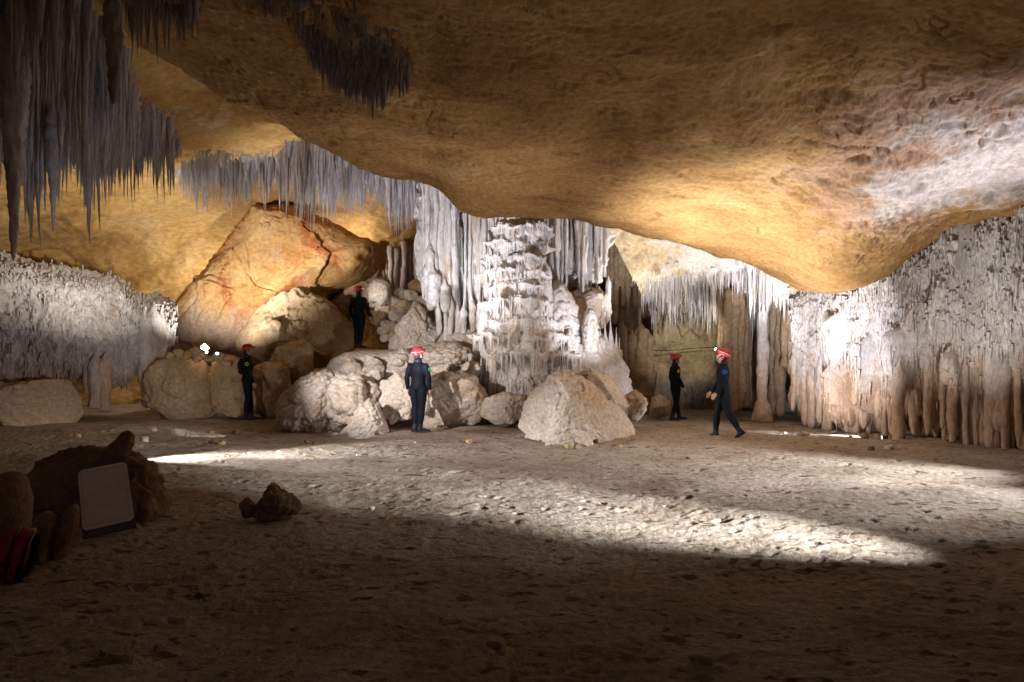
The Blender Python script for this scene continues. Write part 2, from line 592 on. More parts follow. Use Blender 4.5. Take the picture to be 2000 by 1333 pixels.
# main roof (A)
lip = [(-250, -260, 6.6), (100, -60, 6.3), (285, 85, 6.0), (430, 182, 5.6), (540, 240, 5.4), (640, 290, 5.2), (740, 343, 5.0), (835, 370, 4.85), (900, 410, 4.55),
       (980, 430, 4.4), (1060, 428, 4.4), (1150, 434, 4.35), (1320, 476, 4.0), (1450, 508, 3.75), (1530, 540, 3.4), (1600, 566, 3.05),
       (1680, 564, 3.0), (1760, 518, 3.4), (1850, 455, 3.9), (2000, 420, 4.05), (2300, 380, 4.3), (2700, 330, 4.5)]
ts = [1.0, .93, .86, .76, .65, .55, .45, .3, .1, -.2, -.6]
near_z = [6.3, 6.2, 6.0, 5.7, 5.5, 5.4, 5.3, 5.2, 5.1, 5.05, 5.05, 5.05, 5.05, 5.05, 5.05, 5.05, 5.0, 5.0, 5.0, 4.95, 4.9, 4.8]
ctrl = []
L0 = []
for (u, v, z) in lip:
    Y = (z - CH) * F / (HZ - v)
    L0.append(((u - 1000) / F * Y, Y, z))
for dy, dz in ((1.5, 4.0), (1.4, 1.6), (.8, .42)):
    ctrl.append([(x, y + dy, z + dz) for x, y, z in L0])
for t in ts:
    row = []
    for (x, y, z), zn in zip(L0, near_z):
        k = sm(np.array(1 - t), 0, .62)
        if z < 3.5:
            k = sm(np.array(1 - t), 0, .56)
        zz = z + (zn - z) * float(k)
        row.append((x * max(t, .5), y * t if t > 0 else t * 12, zz))
    ctrl.append(row)


def roof_disp(G):
    d = .16 * fbm(G * .55 + 1.7, 3)
    wq = G + .3 * fbm(G * 1.1, 2)[..., None]
    d = d + .014 * ridged(wq * np.array([.9, 2.0, 2.0]) * 1.6, 3)
    w = worley(wq * np.array([2.2, 3.4, 3.4]))
    msk = sm(fbm(G * .45 + 8, 2), -.2, .4)
    d = d - .035 * (1 - sm(w, .0, .5)) * msk
    w1 = worley(wq * np.array([5.5, 7.5, 7.5]) + 3)
    d = d - .022 * (1 - sm(w1, .05, .5)) * (.5 + .5 * msk)
    d = d + .018 * fbm(G * np.array([7, 10, 10]), 4, gain=.65)
    ck = np.abs(perlin(wq * np.array([.55, .9, .9]) + .25 * fbm(G * 3, 2)[..., None] + 2.6))
    d = d - .05 * (1 - sm(ck, .004, .03)) * sm(fbm(G * .6 + 1, 2), 0, .3)
    pk = np.exp(-(((G - np.array([6.6, 9.2, 4.1])) ** 2).sum(-1)) / 5.0)
    d = d + pk * (.09 * ridged(G * np.array([1.6, 2.4, 2.4]) + 2.2, 4, .55) - .10 * (1 - sm(worley(G * 1.9 + .3 * fbm(G * 5, 2)[..., None]), .05, .4)))
    w2 = worley(G * .8 + 6.1)
    d = d - .07 * (1 - sm(w2 + .15 * fbm(G * 6, 2), .03, .2))
    return d


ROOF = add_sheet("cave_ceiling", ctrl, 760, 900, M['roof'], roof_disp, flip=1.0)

# far vault and left back wall (B)
cu = [(-700, .62), (-300, .74), (-100, .80), (100, .86), (250, .93), (400, 1.0), (550, 1.02), (700, 1.03), (830, 1.05), (1000, 1.1), (1150, 1.14)]
rv = [(-900, 5.5), (-300, 7.6), (-50, 9.4), (100, 11.0), (200, 13.0), (290, 16.2), (350, 18.4), (410, 20.6), (480, 22.4), (560, 23.2), (660, 23.4), (760, 23.2), (870, 23.0)]
ctrl = [[P(u, v, Y * k) for u, k in cu] for v, Y in rv]


def vault_disp(G):
    d = .30 * fbm(G * .35 + 4.2, 3)
    d = d + .10 * ridged(G * np.array([.5, .7, 1.0]) + .5 * fbm(G * .6, 2)[..., None], 3)
    w = worley(G * np.array([.9, 1.0, 1.4]) + .5 * fbm(G * 1.2, 2)[..., None])
    d = d - .10 * (1 - sm(w, .02, .5)) * sm(fbm(G * .4 + 3, 2), -.1, .35)
    d = d + .03 * fbm(G * 5, 3)
    return d


VAULT = add_sheet("cave_vault", ctrl, 420, 460, M['vault'], vault_disp)

# roof beyond the lip, right of the column (D)
ctrl = [[P(1090, 330, 14.8), P(1200, 330, 14.6), P(1300, 350, 14.6), P(1400, 400, 14.8), P(1500, 430, 14.9), P(1640, 470, 15)],
        [P(1120, 400, 16.4), P(1230, 405, 16.0), P(1320, 420, 15.8), P(1420, 460, 15.8), P(1510, 490, 15.6), P(1640, 540, 15.4)],
        [P(1165, 445, 17.2), P(1265, 452, 16.8), P(1340, 468, 16.6), P(1420, 492, 16.2), P(1520, 515, 16.0), P(1650, 570, 15.6)],
        [P(1205, 490, 17.6), P(1290, 492, 17.4), P(1350, 500, 17.2), P(1430, 510, 16.9), P(1530, 540, 16.4), P(1650, 590, 16)],
        [P(1238, 548, 18.0), P(1310, 538, 18.0), P(1360, 540, 17.8), P(1440, 540, 17.5), P(1545, 585, 16.9), P(1660, 610, 16.6)],
        [P(1262, 590, 19.2), P(1330, 590, 19.0), P(1380, 585, 18.8), P(1460, 585, 18.6), P(1560, 620, 18.2), P(1680, 630, 18)],
        [P(1275, 625, 21.0), P(1340, 625, 21.0), P(1400, 622, 20.8), P(1480, 620, 20.6), P(1590, 640, 20.2), P(1700, 650, 20)],
        [P(1275, 720, 22.0), P(1340, 720, 21.6), P(1400, 720, 21.4), P(1480, 720, 21.2), P(1590, 730, 20.8), P(1700, 740, 20.5)],
        [P(1270, 815, 22.0), P(1340, 815, 21.6), P(1400, 815, 21.4), P(1480, 815, 21.2), P(1590, 820, 20.8), P(1700, 830, 20.5)]]
BACK = add_sheet("cave_alcove", ctrl, 260, 260, M['yellow'],
                 lambda G: .22 * fbm(G * .8 + 2, 3) - .25 * sm(fbm(G * np.array([1.4, 1, .5]) + 7, 3), .22, .42) * (G[..., 1] > 19.5) + .09 * ridged(G * np.array([1.2, 1.2, .7]), 3) + .02 * fbm(G * 6, 2))

# ------------------------------------------------------------------ stalactites
RNG = np.random.RandomState(11)


def stal_geo(roots, lens, rads, sides=6, rings=7, rng=RNG, lean=.02, knob=.18, up=.12, tip=.06, pw=.8):
    """cones hanging from roots; returns V, quads"""
    roots = np.asarray(roots, float)
    n = len(roots)
    if n == 0:
        return np.zeros((0, 3)), np.zeros((0, 4), int)
    s = np.linspace(0, 1, rings)
    th = np.linspace(0, 2 * math.pi, sides, endpoint=False)
    prof = (1 - s) ** pw
    prof = np.maximum(prof, tip)
    prof[-1] = tip * .4
    prof = prof * (1 + .35 * np.exp(-s * 9))
    r = np.asarray(rads)[:, None, None] * prof[None, :, None] * (1 + knob * rng.randn(n, rings, sides) * .6 + knob * rng.randn(n, rings, 1) * .5)
    ph = rng.rand(n, 1, 1) * 6.28
    ex = 1 + .3 * rng.randn(n, 1, 1)
    cx = np.cos(th[None, None, :] + ph) * r * np.clip(ex, .6, 1.5)
    cy = np.sin(th[None, None, :] + ph) * r
    ln = np.asarray(lens)[:, None]
    z = up - s[None, :] * (ln + up)
    bx = (rng.randn(n, 1) * lean) * ln * s[None, :] ** 1.5 + rng.randn(n, rings) * .05 * np.asarray(rads)[:, None]
    by = (rng.randn(n, 1) * lean) * ln * s[None, :] ** 1.5
    V = np.stack([roots[:, 0, None, None] + cx + bx[..., None], roots[:, 1, None, None] + cy + by[..., None],
                  np.broadcast_to((roots[:, 2, None] + z)[..., None], cx.shape)], -1)
    f = grid_faces(rings, sides, True)
    Fq = (f[None] + (np.arange(n) * rings * sides)[:, None, None]).reshape(-1, 4)
    return V.reshape(-1, 3), Fq


def sample_roots(Gd, poly, n, rng=RNG, jit=.05):
    u, v = proj(Gd)
    ok = in_poly(u, v, poly) & (Gd[..., 1] > .5)
    idx = np.argwhere(ok)
    if len(idx) == 0:
        print("NO ROOTS", poly)
        return np.zeros((0, 3)), np.zeros(0), np.zeros(0)
    # uniform in world area
    du = np.linalg.norm(np.gradient(Gd, axis=1), axis=-1)
    dv = np.linalg.norm(np.gradient(Gd, axis=0), axis=-1)
    w = (du * dv)[ok]
    k = rng.choice(len(idx), n, p=w / w.sum())
    pts = Gd[idx[k][:, 0], idx[k][:, 1]] + rng.randn(n, 3) * jit * np.array([1, 1, .2])
    return pts, u[ok][k], v[ok][k]


STUFF = {}


def cluster(Gd, poly, n, nind, lenf, radf, mat, label, group, seed, **kw):
    rng = np.random.RandomState(seed)
    pts, u, v = sample_roots(Gd, poly, n, rng)
    n = len(pts)
    L = lenf(u, v, rng, n)
    if n:
        L = L * np.clip(.85 + 1.5 * fbm(pts * np.array([1.6, 1.6, .2]) + seed, 2), .35, 1.7)
    R = radf(L, rng, n) * np.exp(.5 * rng.randn(n) - .1)
    size = L * R / pts[:, 1]
    order = np.argsort(-size)
    for k in order[:nind]:
        Vv, Ff = stal_geo(pts[k:k + 1], L[k:k + 1], R[k:k + 1], 9, 14, rng, **kw)
        o = link("stalactite", mesh_np("stalactite", Vv, Ff), M[mat])
        tag(o, label, "stalactite", group)
    rest = order[nind:]
    Vv, Ff = stal_geo(pts[rest], L[rest], R[rest], 6, 7, rng, **kw)
    STUFF.setdefault(mat, []).append((Vv, Ff))


def flush_stuff():
    Vs, Fs, Ms, base = [], [], [], 0
    me_mats = list(STUFF)
    for k, mt in enumerate(me_mats):
        for Vv, Ff in STUFF[mt]:
            Vs.append(Vv)
            Fs.append(Ff + base)
            Ms.append(np.full(len(Ff), k, np.int32))
            base += len(Vv)
    me = mesh_np("stalactite_fringe", np.concatenate(Vs), np.concatenate(Fs))
    o = link("stalactite_fringe", me, None, loc=(0, 0, 0))
    for mt in me_mats:
        me.materials.append(M[mt])
    me.polygons.foreach_set("material_index", np.concatenate(Ms))
    tag(o, "dense mass of small stalactites filling the fringes along the cave roof", "stalactites", None, "stuff")


def ru(lo, hi):
    return lambda u, v, rng, n: lo + (hi - lo) * rng.rand(n) ** 1.6


# left near mass on the vault
cluster(VAULT, [(-60, -60), (130, -60), (235, 80), (255, 190), (200, 215), (60, 215), (-60, 200)], 1700, 40,
        lambda u, v, rng, n: (.45 + 1.1 * rng.rand(n) ** 1.6), lambda L, rng, n: .016 + .022 * rng.rand(n) + .014 * L,
        'lilac', 'dark grey stalactite in the thick mass hanging at the upper left', 'stalactites of the upper left mass', 1)
cluster(VAULT, [(150, 200), (250, 205), (320, 228), (345, 262), (335, 285), (250, 280), (150, 270)], 750, 24,
        lambda u, v, rng, n: (.45 + .65 * rng.rand(n) ** 1.5), lambda L, rng, n: .016 + .018 * rng.rand(n) + .012 * L,
        'lilac', 'thin brown grey stalactite at the right end of the upper left mass', 'stalactites right of the upper left mass', 2)
# middle fringe
cluster(VAULT, [(335, 345), (380, 300), (420, 292), (440, 310), (400, 345), (350, 360)], 230, 14,
        ru(.2, .85), lambda L, rng, n: .014 + .014 * rng.rand(n) + .012 * L,
        'lilac', 'slim stalactite in the small tuft left of the middle fringe', 'stalactites of the small tuft', 3)
cluster(VAULT, [(420, 322), (480, 305), (550, 298), (560, 278), (620, 270), (700, 280), (850, 320), (850, 370), (700, 340), (600, 330), (500, 330), (440, 340)], 2300, 80,
        lambda u, v, rng, n: (.35 + .95 * rng.rand(n) ** 1.8) * (.75 + .35 * sm(u, 520, 620)), lambda L, rng, n: .013 + .016 * rng.rand(n) + .014 * L,
        'lilac', 'pale lilac grey stalactite in the long fringe over the orange slab', 'stalactites of the middle fringe', 4)
# right fringe
cluster(BACK, [(1380, 555), (1390, 535), (1440, 525), (1500, 520), (1550, 570), (1560, 612), (1470, 590), (1400, 590)], 900, 50,
        lambda u, v, rng, n: (.35 + .75 * rng.rand(n) ** 1.4), lambda L, rng, n: .014 + .016 * rng.rand(n) + .012 * L,
        'calcite', 'bright white stalactite in the fringe above the two standing cavers', 'stalactites of the right fringe', 5)
cluster(BACK, [(1240, 555), (1300, 535), (1380, 535), (1385, 600), (1310, 605), (1260, 600)], 500, 30,
        ru(.25, .8), lambda L, rng, n: .012 + .014 * rng.rand(n) + .012 * L,
        'lilac', 'shaded grey stalactite in the fringe right of the column', 'stalactites beside the column', 6)
# roof tufts near the camera
cluster(ROOF, [(480, -60), (560, -60), (720, -60), (730, 10), (690, 45), (800, 110), (790, 150), (740, 185), (660, 160), (620, 110), (560, 40), (490, 10)], 3000, 30,
        ru(.03, .16), lambda L, rng, n: .012 + .022 * rng.rand(n),
        'dark', 'short dark stalactite in the shaggy tuft on the brown roof', 'stalactites of the roof tuft', 7)
cluster(ROOF, [(608, 115), (640, 62), (700, 40), (770, 55), (803, 110), (792, 150), (740, 188), (668, 168)], 2600, 0,
        ru(.05, .24), lambda L, rng, n: .012 + .022 * rng.rand(n), 'dark', '', '', 17)
cluster(ROOF, [(235, -200), (400, -200), (390, 10), (330, 30), (250, 20)], 700, 20,
        ru(.15, .55), lambda L, rng, n: .012 + .02 * rng.rand(n) + .01 * L,
        'dark', 'black stalactite in the dark row along the top edge', 'stalactites along the top edge', 8)


cluster(VAULT, [(330, 350), (380, 292), (425, 288), (480, 300), (550, 292), (560, 272), (625, 266), (720, 270), (850, 310), (850, 340), (600, 345), (430, 350)], 2600, 0,
        ru(.03, .16), lambda L, rng, n: .012 + .02 * rng.rand(n), 'lilac', '', '', 14)
cluster(VAULT, [(60, 60), (235, 70), (265, 180), (330, 222), (352, 262), (345, 300), (200, 290), (60, 230)], 2600, 0,
        ru(.03, .2), lambda L, rng, n: .012 + .02 * rng.rand(n), 'lilac', '', '', 15)
cluster(BACK, [(1235, 550), (1300, 520), (1440, 512), (1510, 510), (1565, 565), (1575, 620), (1400, 605), (1250, 600)], 2400, 0,
        ru(.03, .15), lambda L, rng, n: .012 + .018 * rng.rand(n), 'calcite', '', '', 16)


def big_stal(u, vt, vb, Y, rpx, mat, label, seed, n=1, knob=.12, group=None, pw=.7):
    rng = np.random.RandomState(seed)
    top = P(u, vt, Y)
    bot = P(u, vb, Y)
    Ln = top[2] - bot[2]
    s = np.linspace(0, 1, 70)
    th = np.linspace(0, 2 * math.pi, 28, endpoint=False)
    R = rpx / F * Y
    prof = R * np.maximum((1 - s) ** pw, .02)
    C = np.stack([top[0] + 0 * s, top[1] + 0 * s, top[2] - s * Ln], -1)
    d = np.stack([np.cos(th), np.sin(th), 0 * th], -1)
    Pn = C[:, None] + d[None] * prof[:, None, None]
    k = 1 + .55 * fbm(Pn * np.array([5, 5, 1.2]) / max(R, .1) * .12 + seed, 3) + .35 * fbm(Pn * 9 + seed, 3)
    Pn = C[:, None] + d[None] * (prof[:, None] * k)[..., None]
    o = link("stalactite", mesh_np("stalactite", Pn.reshape(-1, 3), grid_faces(70, 28, True)), M[mat])
    tag(o, label, "stalactite", group)
    return o


big_stal(26, -60, 510, 8.2, 26, 'lilac', 'longest thick grey stalactite hanging at the far left edge', 3, pw=.45)
big_stal(222, -200, 205, 8.0, 19, 'dark', 'thick dark stalactite trunk hanging in front of the ochre vault', 4, pw=.3)
big_stal(748, 150, 216, 8.1, 7, 'dark', 'single blunt stalactite hanging from the roof tuft', 5, pw=.2)
big_stal(104, 20, 455, 9.6, 16, 'lilac', 'long slender stalactite whose tip reaches lowest beside the thick one', 6, pw=.6)


for k, (u, vt, vb, Y, r) in enumerate([(60, -40, 340, 9.4, 14), (150, -40, 300, 9.2, 12), (185, 100, 380, 10.4, 11), (130, 100, 395, 10.2, 9), (88, 60, 430, 9.8, 9), (240, 60, 350, 10.8, 10),
                                       (8, 0, 300, 8.8, 15), (270, 200, 372, 11.8, 8), (118, -40, 330, 9.6, 15), (205, 150, 410, 10.8, 7), (300, 220, 385, 12.0, 6), (45, 120, 380, 9.6, 8)]):
    big_stal(u, vt, vb - 15, Y, r * .72, 'lilac', 'stout knobbly stalactite standing out of the upper left mass', 20 + k, pw=.55, group='stout stalactites of the upper left mass')
# ------------------------------------------------------------------ flowstone curtains: fluted columns joined in one mesh
def flute(u, vt, vb, Y, rpx, seed, rt=.9, rb=.75, round_b=.06, nth=26, ns=70, amp=.28, depth=1.0, du=0.0, zk=.16, fq=1.0, wob=.5, taper=.25, joints=.22):
    """one hanging / standing fluted column as a tube, px radius rpx"""
    top = P(u, vt, Y)
    bot = P(u + du, vb, Y)
    R = rpx / F * Y
    s = np.linspace(0, 1, ns)
    th = np.linspace(0, 2 * math.pi, nth, endpoint=False)
    sd = np.full(ns, seed * 1.31)
    Ln = np.linalg.norm(top - bot)
    prof = R * (rt + (rb - rt) * s) * (1 + joints * fbm(np.stack([s * Ln * 2.2, sd, sd], -1), 3))
    prof = prof * np.sqrt(np.clip(1 - np.clip((s - (1 - round_b)) / round_b, 0, 1) ** 2, .002, 1))
    prof = prof * (.15 + .85 * sm(s, 0, taper))
    C = top[None] + (bot - top)[None] * s[:, None]
    C[:, 0] += wob * R * fbm(np.stack([s * Ln * .9, sd + 3, sd], -1), 3)
    C[:, 1] += wob * R * fbm(np.stack([s * Ln * .9, sd + 7, sd], -1), 3)
    d = np.stack([np.cos(th), np.sin(th) * depth, 0 * th], -1)
    Pn = C[:, None] + d[None] * prof[:, None, None]
    q = Pn * np.array([1, 1, zk]) * (6.5 * fq) + seed * 1.37
    k = 1 + amp * ridged(q, 3) * .7 + .22 * amp * 3 * fbm(Pn * np.array([2, 2, .8]) * 1.6 + seed, 2) + .10 * fbm(Pn * np.array([14, 14, 7]), 3)
    Pn = C[:, None] + d[None] * (prof[:, None] * k)[..., None]
    return Pn.reshape(-1, 3), grid_faces(ns, nth, True)


def join(parts):
    Vs, Fs, b = [], [], 0
    for Vv, Ff in parts:
        Vs.append(Vv)
        Fs.append(Ff + b)
        b += len(Vv)
    return np.concatenate(Vs), np.concatenate(Fs)


def fur_on(Gd, n, lo, hi, r, seed, poly=None, off=.02, sides=5, rings=5):
    """small drips that grow out of a flowstone face, same thing as the face"""
    rng = np.random.RandomState(seed)
    if poly is None:
        flat = Gd.reshape(-1, 3)
        pts = flat[rng.randint(0, len(flat), n)]
    else:
        pts, _, _ = sample_roots(Gd, poly, n, rng)
    pts = pts + rng.randn(len(pts), 3) * .03
    L = lo + (hi - lo) * rng.rand(len(pts)) ** 1.5
    R = r * (.5 + rng.rand(len(pts)))
    return stal_geo(pts, L, R, sides, rings, rng, lean=.05, knob=.3, up=.06)


def face(ctrl, nr, nc, disp, flip=1.0):
    Gd = loft(np.asarray(ctrl, float), nr, nc)
    n = grid_normals(Gd) * flip
    Gd = Gd + n * disp(Gd)[..., None]
    return Gd


def thing_mesh(name, parts, mat, label, cat, group=None):
    Vv, Ff = join(parts)
    o = link(name, mesh_np(name, Vv, Ff), M[mat])
    return tag(o, label, cat, group)


def fluted_disp(k, a, zk=.18):
    def f(G):
        w = G + .25 * fbm(G * .9, 2)[..., None]
        return a * ridged(w * np.array([1, 1, zk]) * k, 3) + a * .9 * fbm(G * np.array([1, 1, .6]) * 1.1, 3) + .045 * fbm(G * np.array([9, 9, 5]), 3)
    return f


# --- right curtains
def curtain_cols(u0, u1, n, vt, vb, Yf, rpx, seed, skip=(), jit=6, zin=.12):
    rng = np.random.RandomState(seed)
    out = []
    for k in range(n):
        u = u0 + (u1 - u0) * (k + .5) / n + rng.uniform(-jit, jit)
        if any(a <= u <= b for a, b in skip):
            continue
        lown = 26 * float(fbm(np.array([[u * .03, seed, 0]]), 2)[0])
        b = np.interp(u, *vb) + min(lown, 4) + (rng.uniform(-70, -10) if rng.rand() < .4 else rng.uniform(-10, 4))
        out.append(flute(u, np.interp(u, *vt) + rng.uniform(-60, 30), b, Yf(u) + zin + rng.uniform(-.12, .22), rpx * rng.uniform(.5, 1.5), seed + k,
                         rt=rng.uniform(.8, 1.2), rb=rng.uniform(.5, 1.05), depth=rng.uniform(.8, 1.3), round_b=rng.uniform(.04, .12), amp=.36, joints=.4))
    return out


def Yr(u):
    return np.interp(u, [1520, 1570, 1650, 1750, 1850, 2000, 2300, 2700], [16.6, 16.0, 14.6, 13.4, 12.4, 11.4, 10.2, 9.4])


def curtain_face(us, tops, bots, fs, nr, nc, amp, seed):
    ctrl = []
    for f_, dY in fs:
        row = []
        for u in us:
            t = np.interp(u, *tops)
            bt = np.interp(u, *bots) + 22 * float(fbm(np.array([[u * .035, seed + .5, .3]]), 2)[0])
            row.append(P(u, t + (bt - t) * f_, Yr(u) + dY + .12 * float(fbm(np.array([[u * .02, f_ * 2, seed]]), 2)[0])))
        ctrl.append(row)

    def disp(G):
        w = G + .2 * fbm(G * .9, 2)[..., None]
        low = 1 - sm(G[..., 2], 1.0, 2.4)
        d = amp * (.5 + .8 * low) * ridged(w * np.array([1, 1, .13]) * 3.4, 3)
        d = d + amp * (1.3 - low) * fbm(w * np.array([1, 1, .5]) * 2.2, 3)
        d = d + .05 * fbm(G * np.array([9, 9, 5]), 3) + .03 * ridged(G * np.array([13, 13, 4]), 2)
        # slots and holes that open in the face
        h = fbm(G * np.array([1.5, 1.5, .35]) + 4.4, 2)
        d = d - .45 * sm(h, .33, .55)
        return d
    return face(ctrl, nr, nc, disp)


us = list(np.linspace(1543, 1748, 34))
G1 = curtain_face(us, ([1545, 1600, 1680, 1745], [588, 568, 562, 525]), ([1545, 1600, 1745], [790, 815, 845]),
                  ((-.10, .6), (0, .15), (.12, -.02), (.35, -.12), (.6, -.1), (.8, .05), (.95, .2), (1.0, .5), (.98, 1.3)), 240, 260, .09, 3)
thing_mesh("flowstone_curtain", [(G1.reshape(-1, 3), grid_faces(240, 260)), fur_on(G1, 2200, .06, .40, .015, 21)]
           + curtain_cols(1548, 1744, 34, ([1545, 1745], [700, 720]), ([1545, 1600, 1745], [815, 838, 862]), Yr, 7.5, 31, skip=((1590, 1600), (1648, 1653))),
           'grey', 'brightly lit white flowstone curtain with reddish foot, right of the walking caver', 'flowstone curtain')

us = list(np.linspace(1742, 2150, 60)) + [2250, 2350, 2450, 2550, 2700]
G2 = curtain_face(us, ([1740, 1800, 1860, 1900, 2000, 2300], [512, 474, 442, 414, 398, 346]), ([1740, 1790, 2000, 2300], [790, 840, 884, 930]),
                  ((-.15, .55), (0, .12), (.12, -.02), (.35, -.1), (.6, -.15), (.8, .05), (.95, .2), (1.0, .5), (.98, 1.3)), 300, 620, .11, 5)
thing_mesh("flowstone_curtain", [(G2.reshape(-1, 3), grid_faces(300, 620)), fur_on(G2, 5500, .06, .42, .016, 22)]
           + curtain_cols(1782, 2120, 52, ([1745, 2100], [690, 650]), ([1745, 1780, 1850, 1900, 2000, 2100], [835, 850, 872, 884, 892, 905]), Yr, 8.5, 61)
           + curtain_cols(1742, 1760, 4, ([1740, 1760], [690, 690]), ([1740, 1760], [780, 770]), Yr, 7, 161, jit=2),
           'grey', 'huge grey brown flowstone curtain filling the right edge', 'flowstone curtain')
# thin column in front of the gap
thing_mesh("cave_column", [flute(1754, 700, 866, 12.9, 8, 5, rt=1.1, rb=1.2, round_b=.02)], 'grey',
           'thin pale column reaching the floor beside the floor lamp', 'cave column')
# alcove pillars
thing_mesh("cave_column", [flute(1489, 600, 824, 17.2, 9, 7, rt=1.0, rb=.9, amp=.25, round_b=.03, taper=.05, wob=.2),
                           flute(1487, 745, 826, 17.2, 13, 8, rt=.6, rb=1.15, amp=.35, round_b=.05, taper=.8, joints=.4),
                           flute(1490, 640, 740, 17.2, 10, 9, rt=1.1, rb=.8, amp=.4, round_b=.5, taper=.5)], 'grey',
           'rounded pale column with swollen foot under the white fringe', 'cave column')
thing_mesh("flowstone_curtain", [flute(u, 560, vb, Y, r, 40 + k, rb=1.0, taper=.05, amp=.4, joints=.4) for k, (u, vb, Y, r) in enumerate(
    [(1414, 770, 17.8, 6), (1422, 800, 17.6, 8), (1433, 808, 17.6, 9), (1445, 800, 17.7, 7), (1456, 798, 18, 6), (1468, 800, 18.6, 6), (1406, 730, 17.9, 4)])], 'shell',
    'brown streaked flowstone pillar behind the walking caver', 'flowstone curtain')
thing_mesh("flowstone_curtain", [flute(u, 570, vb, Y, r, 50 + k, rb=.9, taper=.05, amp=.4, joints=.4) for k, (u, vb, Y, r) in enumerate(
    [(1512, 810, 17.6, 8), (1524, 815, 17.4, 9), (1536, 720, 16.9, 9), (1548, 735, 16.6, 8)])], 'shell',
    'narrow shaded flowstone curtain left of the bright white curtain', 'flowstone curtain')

# --- left grey wall
us = [-500, -250, -80, 0, 80, 160, 230, 270, 310, 345]
topv = [470, 495, 508, 513, 530, 546, 562, 588, 585, 600]
lipv = [780, 770, 762, 758, 742, 744, 752, 735, 700, 660]
YL = [12.4, 13.8, 14.9, 15.3, 15.7, 16.1, 16.6, 17.0, 17.3, 17.8]
ctrl = []
for f_, dY in ((-.12, 1.9), (-.02, 1.0), (.06, .45), (.25, .15), (.5, -.15), (.75, -.25), (.95, -.1), (1.0, .35), (.96, 1.3)):
    ctrl.append([P(u, t + (b - t) * f_, Y + dY) for u, t, b, Y in zip(us, topv, lipv, YL)])
G3 = face(ctrl, 230, 330, fluted_disp(2.6, .10, .3), 1)
lw = [(G3.reshape(-1, 3), grid_faces(230, 330)), fur_on(G3, 3800, .05, .26, .018, 23)]
for k, (u, vt, vb, Y, r) in enumerate([(185, 690, 800, 16.0, 14), (205, 690, 806, 16.1, 13), (172, 700, 770, 16.0, 9), (285, 600, 798, 17.0, 13), (300, 590, 745, 17.1, 12),
                                       (316, 600, 715, 17.3, 9), (238, 690, 755, 16.9, 7), (246, 690, 735, 16.8, 6), (60, 700, 752, 15.6, 9), (100, 700, 762, 15.8, 10), (20, 700, 765, 15.4, 11)]):
    lw.append(flute(u, vt, vb, Y, r, 80 + k))
thing_mesh("flowstone_curtain", lw, 'grey', 'broad grey flowstone bank with ragged drip edge along the left wall', 'flowstone curtain')

# --- back dark curtain between slab and column
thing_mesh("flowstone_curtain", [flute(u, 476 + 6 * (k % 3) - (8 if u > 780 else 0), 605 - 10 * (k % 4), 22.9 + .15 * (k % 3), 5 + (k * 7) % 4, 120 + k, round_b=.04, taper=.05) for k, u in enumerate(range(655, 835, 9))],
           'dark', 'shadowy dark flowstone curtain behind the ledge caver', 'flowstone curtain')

# --- draperies left of the column
def drape(us, vtop, bots, Y0, seed, n, extra):
    rng = np.random.RandomState(seed)
    parts = []
    uu_ = list(np.linspace(us[0], us[-1], 30))
    ctrl = []
    for f_, dY in ((-.1, .8), (0, .3), (.3, 0), (.6, -.1), (.9, .05), (1.0, .5)):
        ctrl.append([P(u, vtop + (np.interp(u, us, bots) - 25 + 30 * float(fbm(np.array([[u * .06, seed, 1.]]), 2)[0]) - vtop) * f_, Y0 + dY + .2 * float(fbm(np.array([[u * .05, seed, 0.]]), 2)[0])) for u in uu_])

    def disp(G):
        w = G + .10 * fbm(G * np.array([1.2, 1.2, .6]), 3)[..., None]
        return .17 * ridged(w * np.array([1, 1, .05]) * 3.0, 3, .6) + .05 * ridged(w * np.array([1, 1, .1]) * 11, 2) + .03 * fbm(G * np.array([6, 6, 3]), 3)
    Gd = face(ctrl, 300, 300, disp)
    parts.append((Gd.reshape(-1, 3), grid_faces(300, 300)))
    for k in range(n):
        u = rng.uniform(us[0] + 3, us[-1] - 3)
        b = np.interp(u, us, bots) + (rng.uniform(-120, -30) if rng.rand() < .35 else rng.uniform(-30, 6))
        parts.append(flute(u, vtop + 5, b, Y0 + rng.uniform(-.3, .12), rng.uniform(2.4, 6.5), seed * 10 + k, rt=.9, rb=rng.uniform(.35, 1.1), amp=.3, zk=.07, round_b=rng.uniform(.02, .1),
                           nth=16, ns=90, depth=rng.uniform(.8, 2.2), wob=.9, joints=.3, taper=.05))
    return parts + extra


parts = drape([818, 850, 885, 920, 950, 975], 345, (590, 610, 650, 655, 600, 560), 17.5, 5, 46,
              [flute(u, v0, v1, 17.1, r, 240 + k, rt=.5, rb=.7, amp=.45, zk=.6, round_b=.3, taper=.3) for k, (u, v0, v1, r) in enumerate(
                  [(846, 520, 600, 17), (836, 470, 560, 12), (868, 545, 612, 12), (856, 590, 655, 7), (880, 580, 658, 8), (893, 590, 664, 7), (905, 590, 662, 8), (922, 570, 650, 9), (935, 580, 655, 6), (870, 600, 668, 6)])])
thing_mesh("flowstone_curtain", parts, 'calcite', 'tall white pleated drapery left of the tiered column', 'flowstone curtain')

# --- draperies right of the column
parts = drape([1050, 1085, 1120, 1155, 1192], 395, (560, 580, 585, 580, 530), 17.4, 6, 40,
              [flute(u, v0, v1, 17.2, r, 300 + k, round_b=.2) for k, (u, v0, v1, r) in enumerate([(1170, 560, 612, 7), (1182, 570, 620, 6), (1160, 565, 600, 6), (1188, 540, 600, 5)])])
thing_mesh("flowstone_curtain", parts, 'calcite', 'shorter white drapery right of the tiered column with broken foot', 'flowstone curtain')
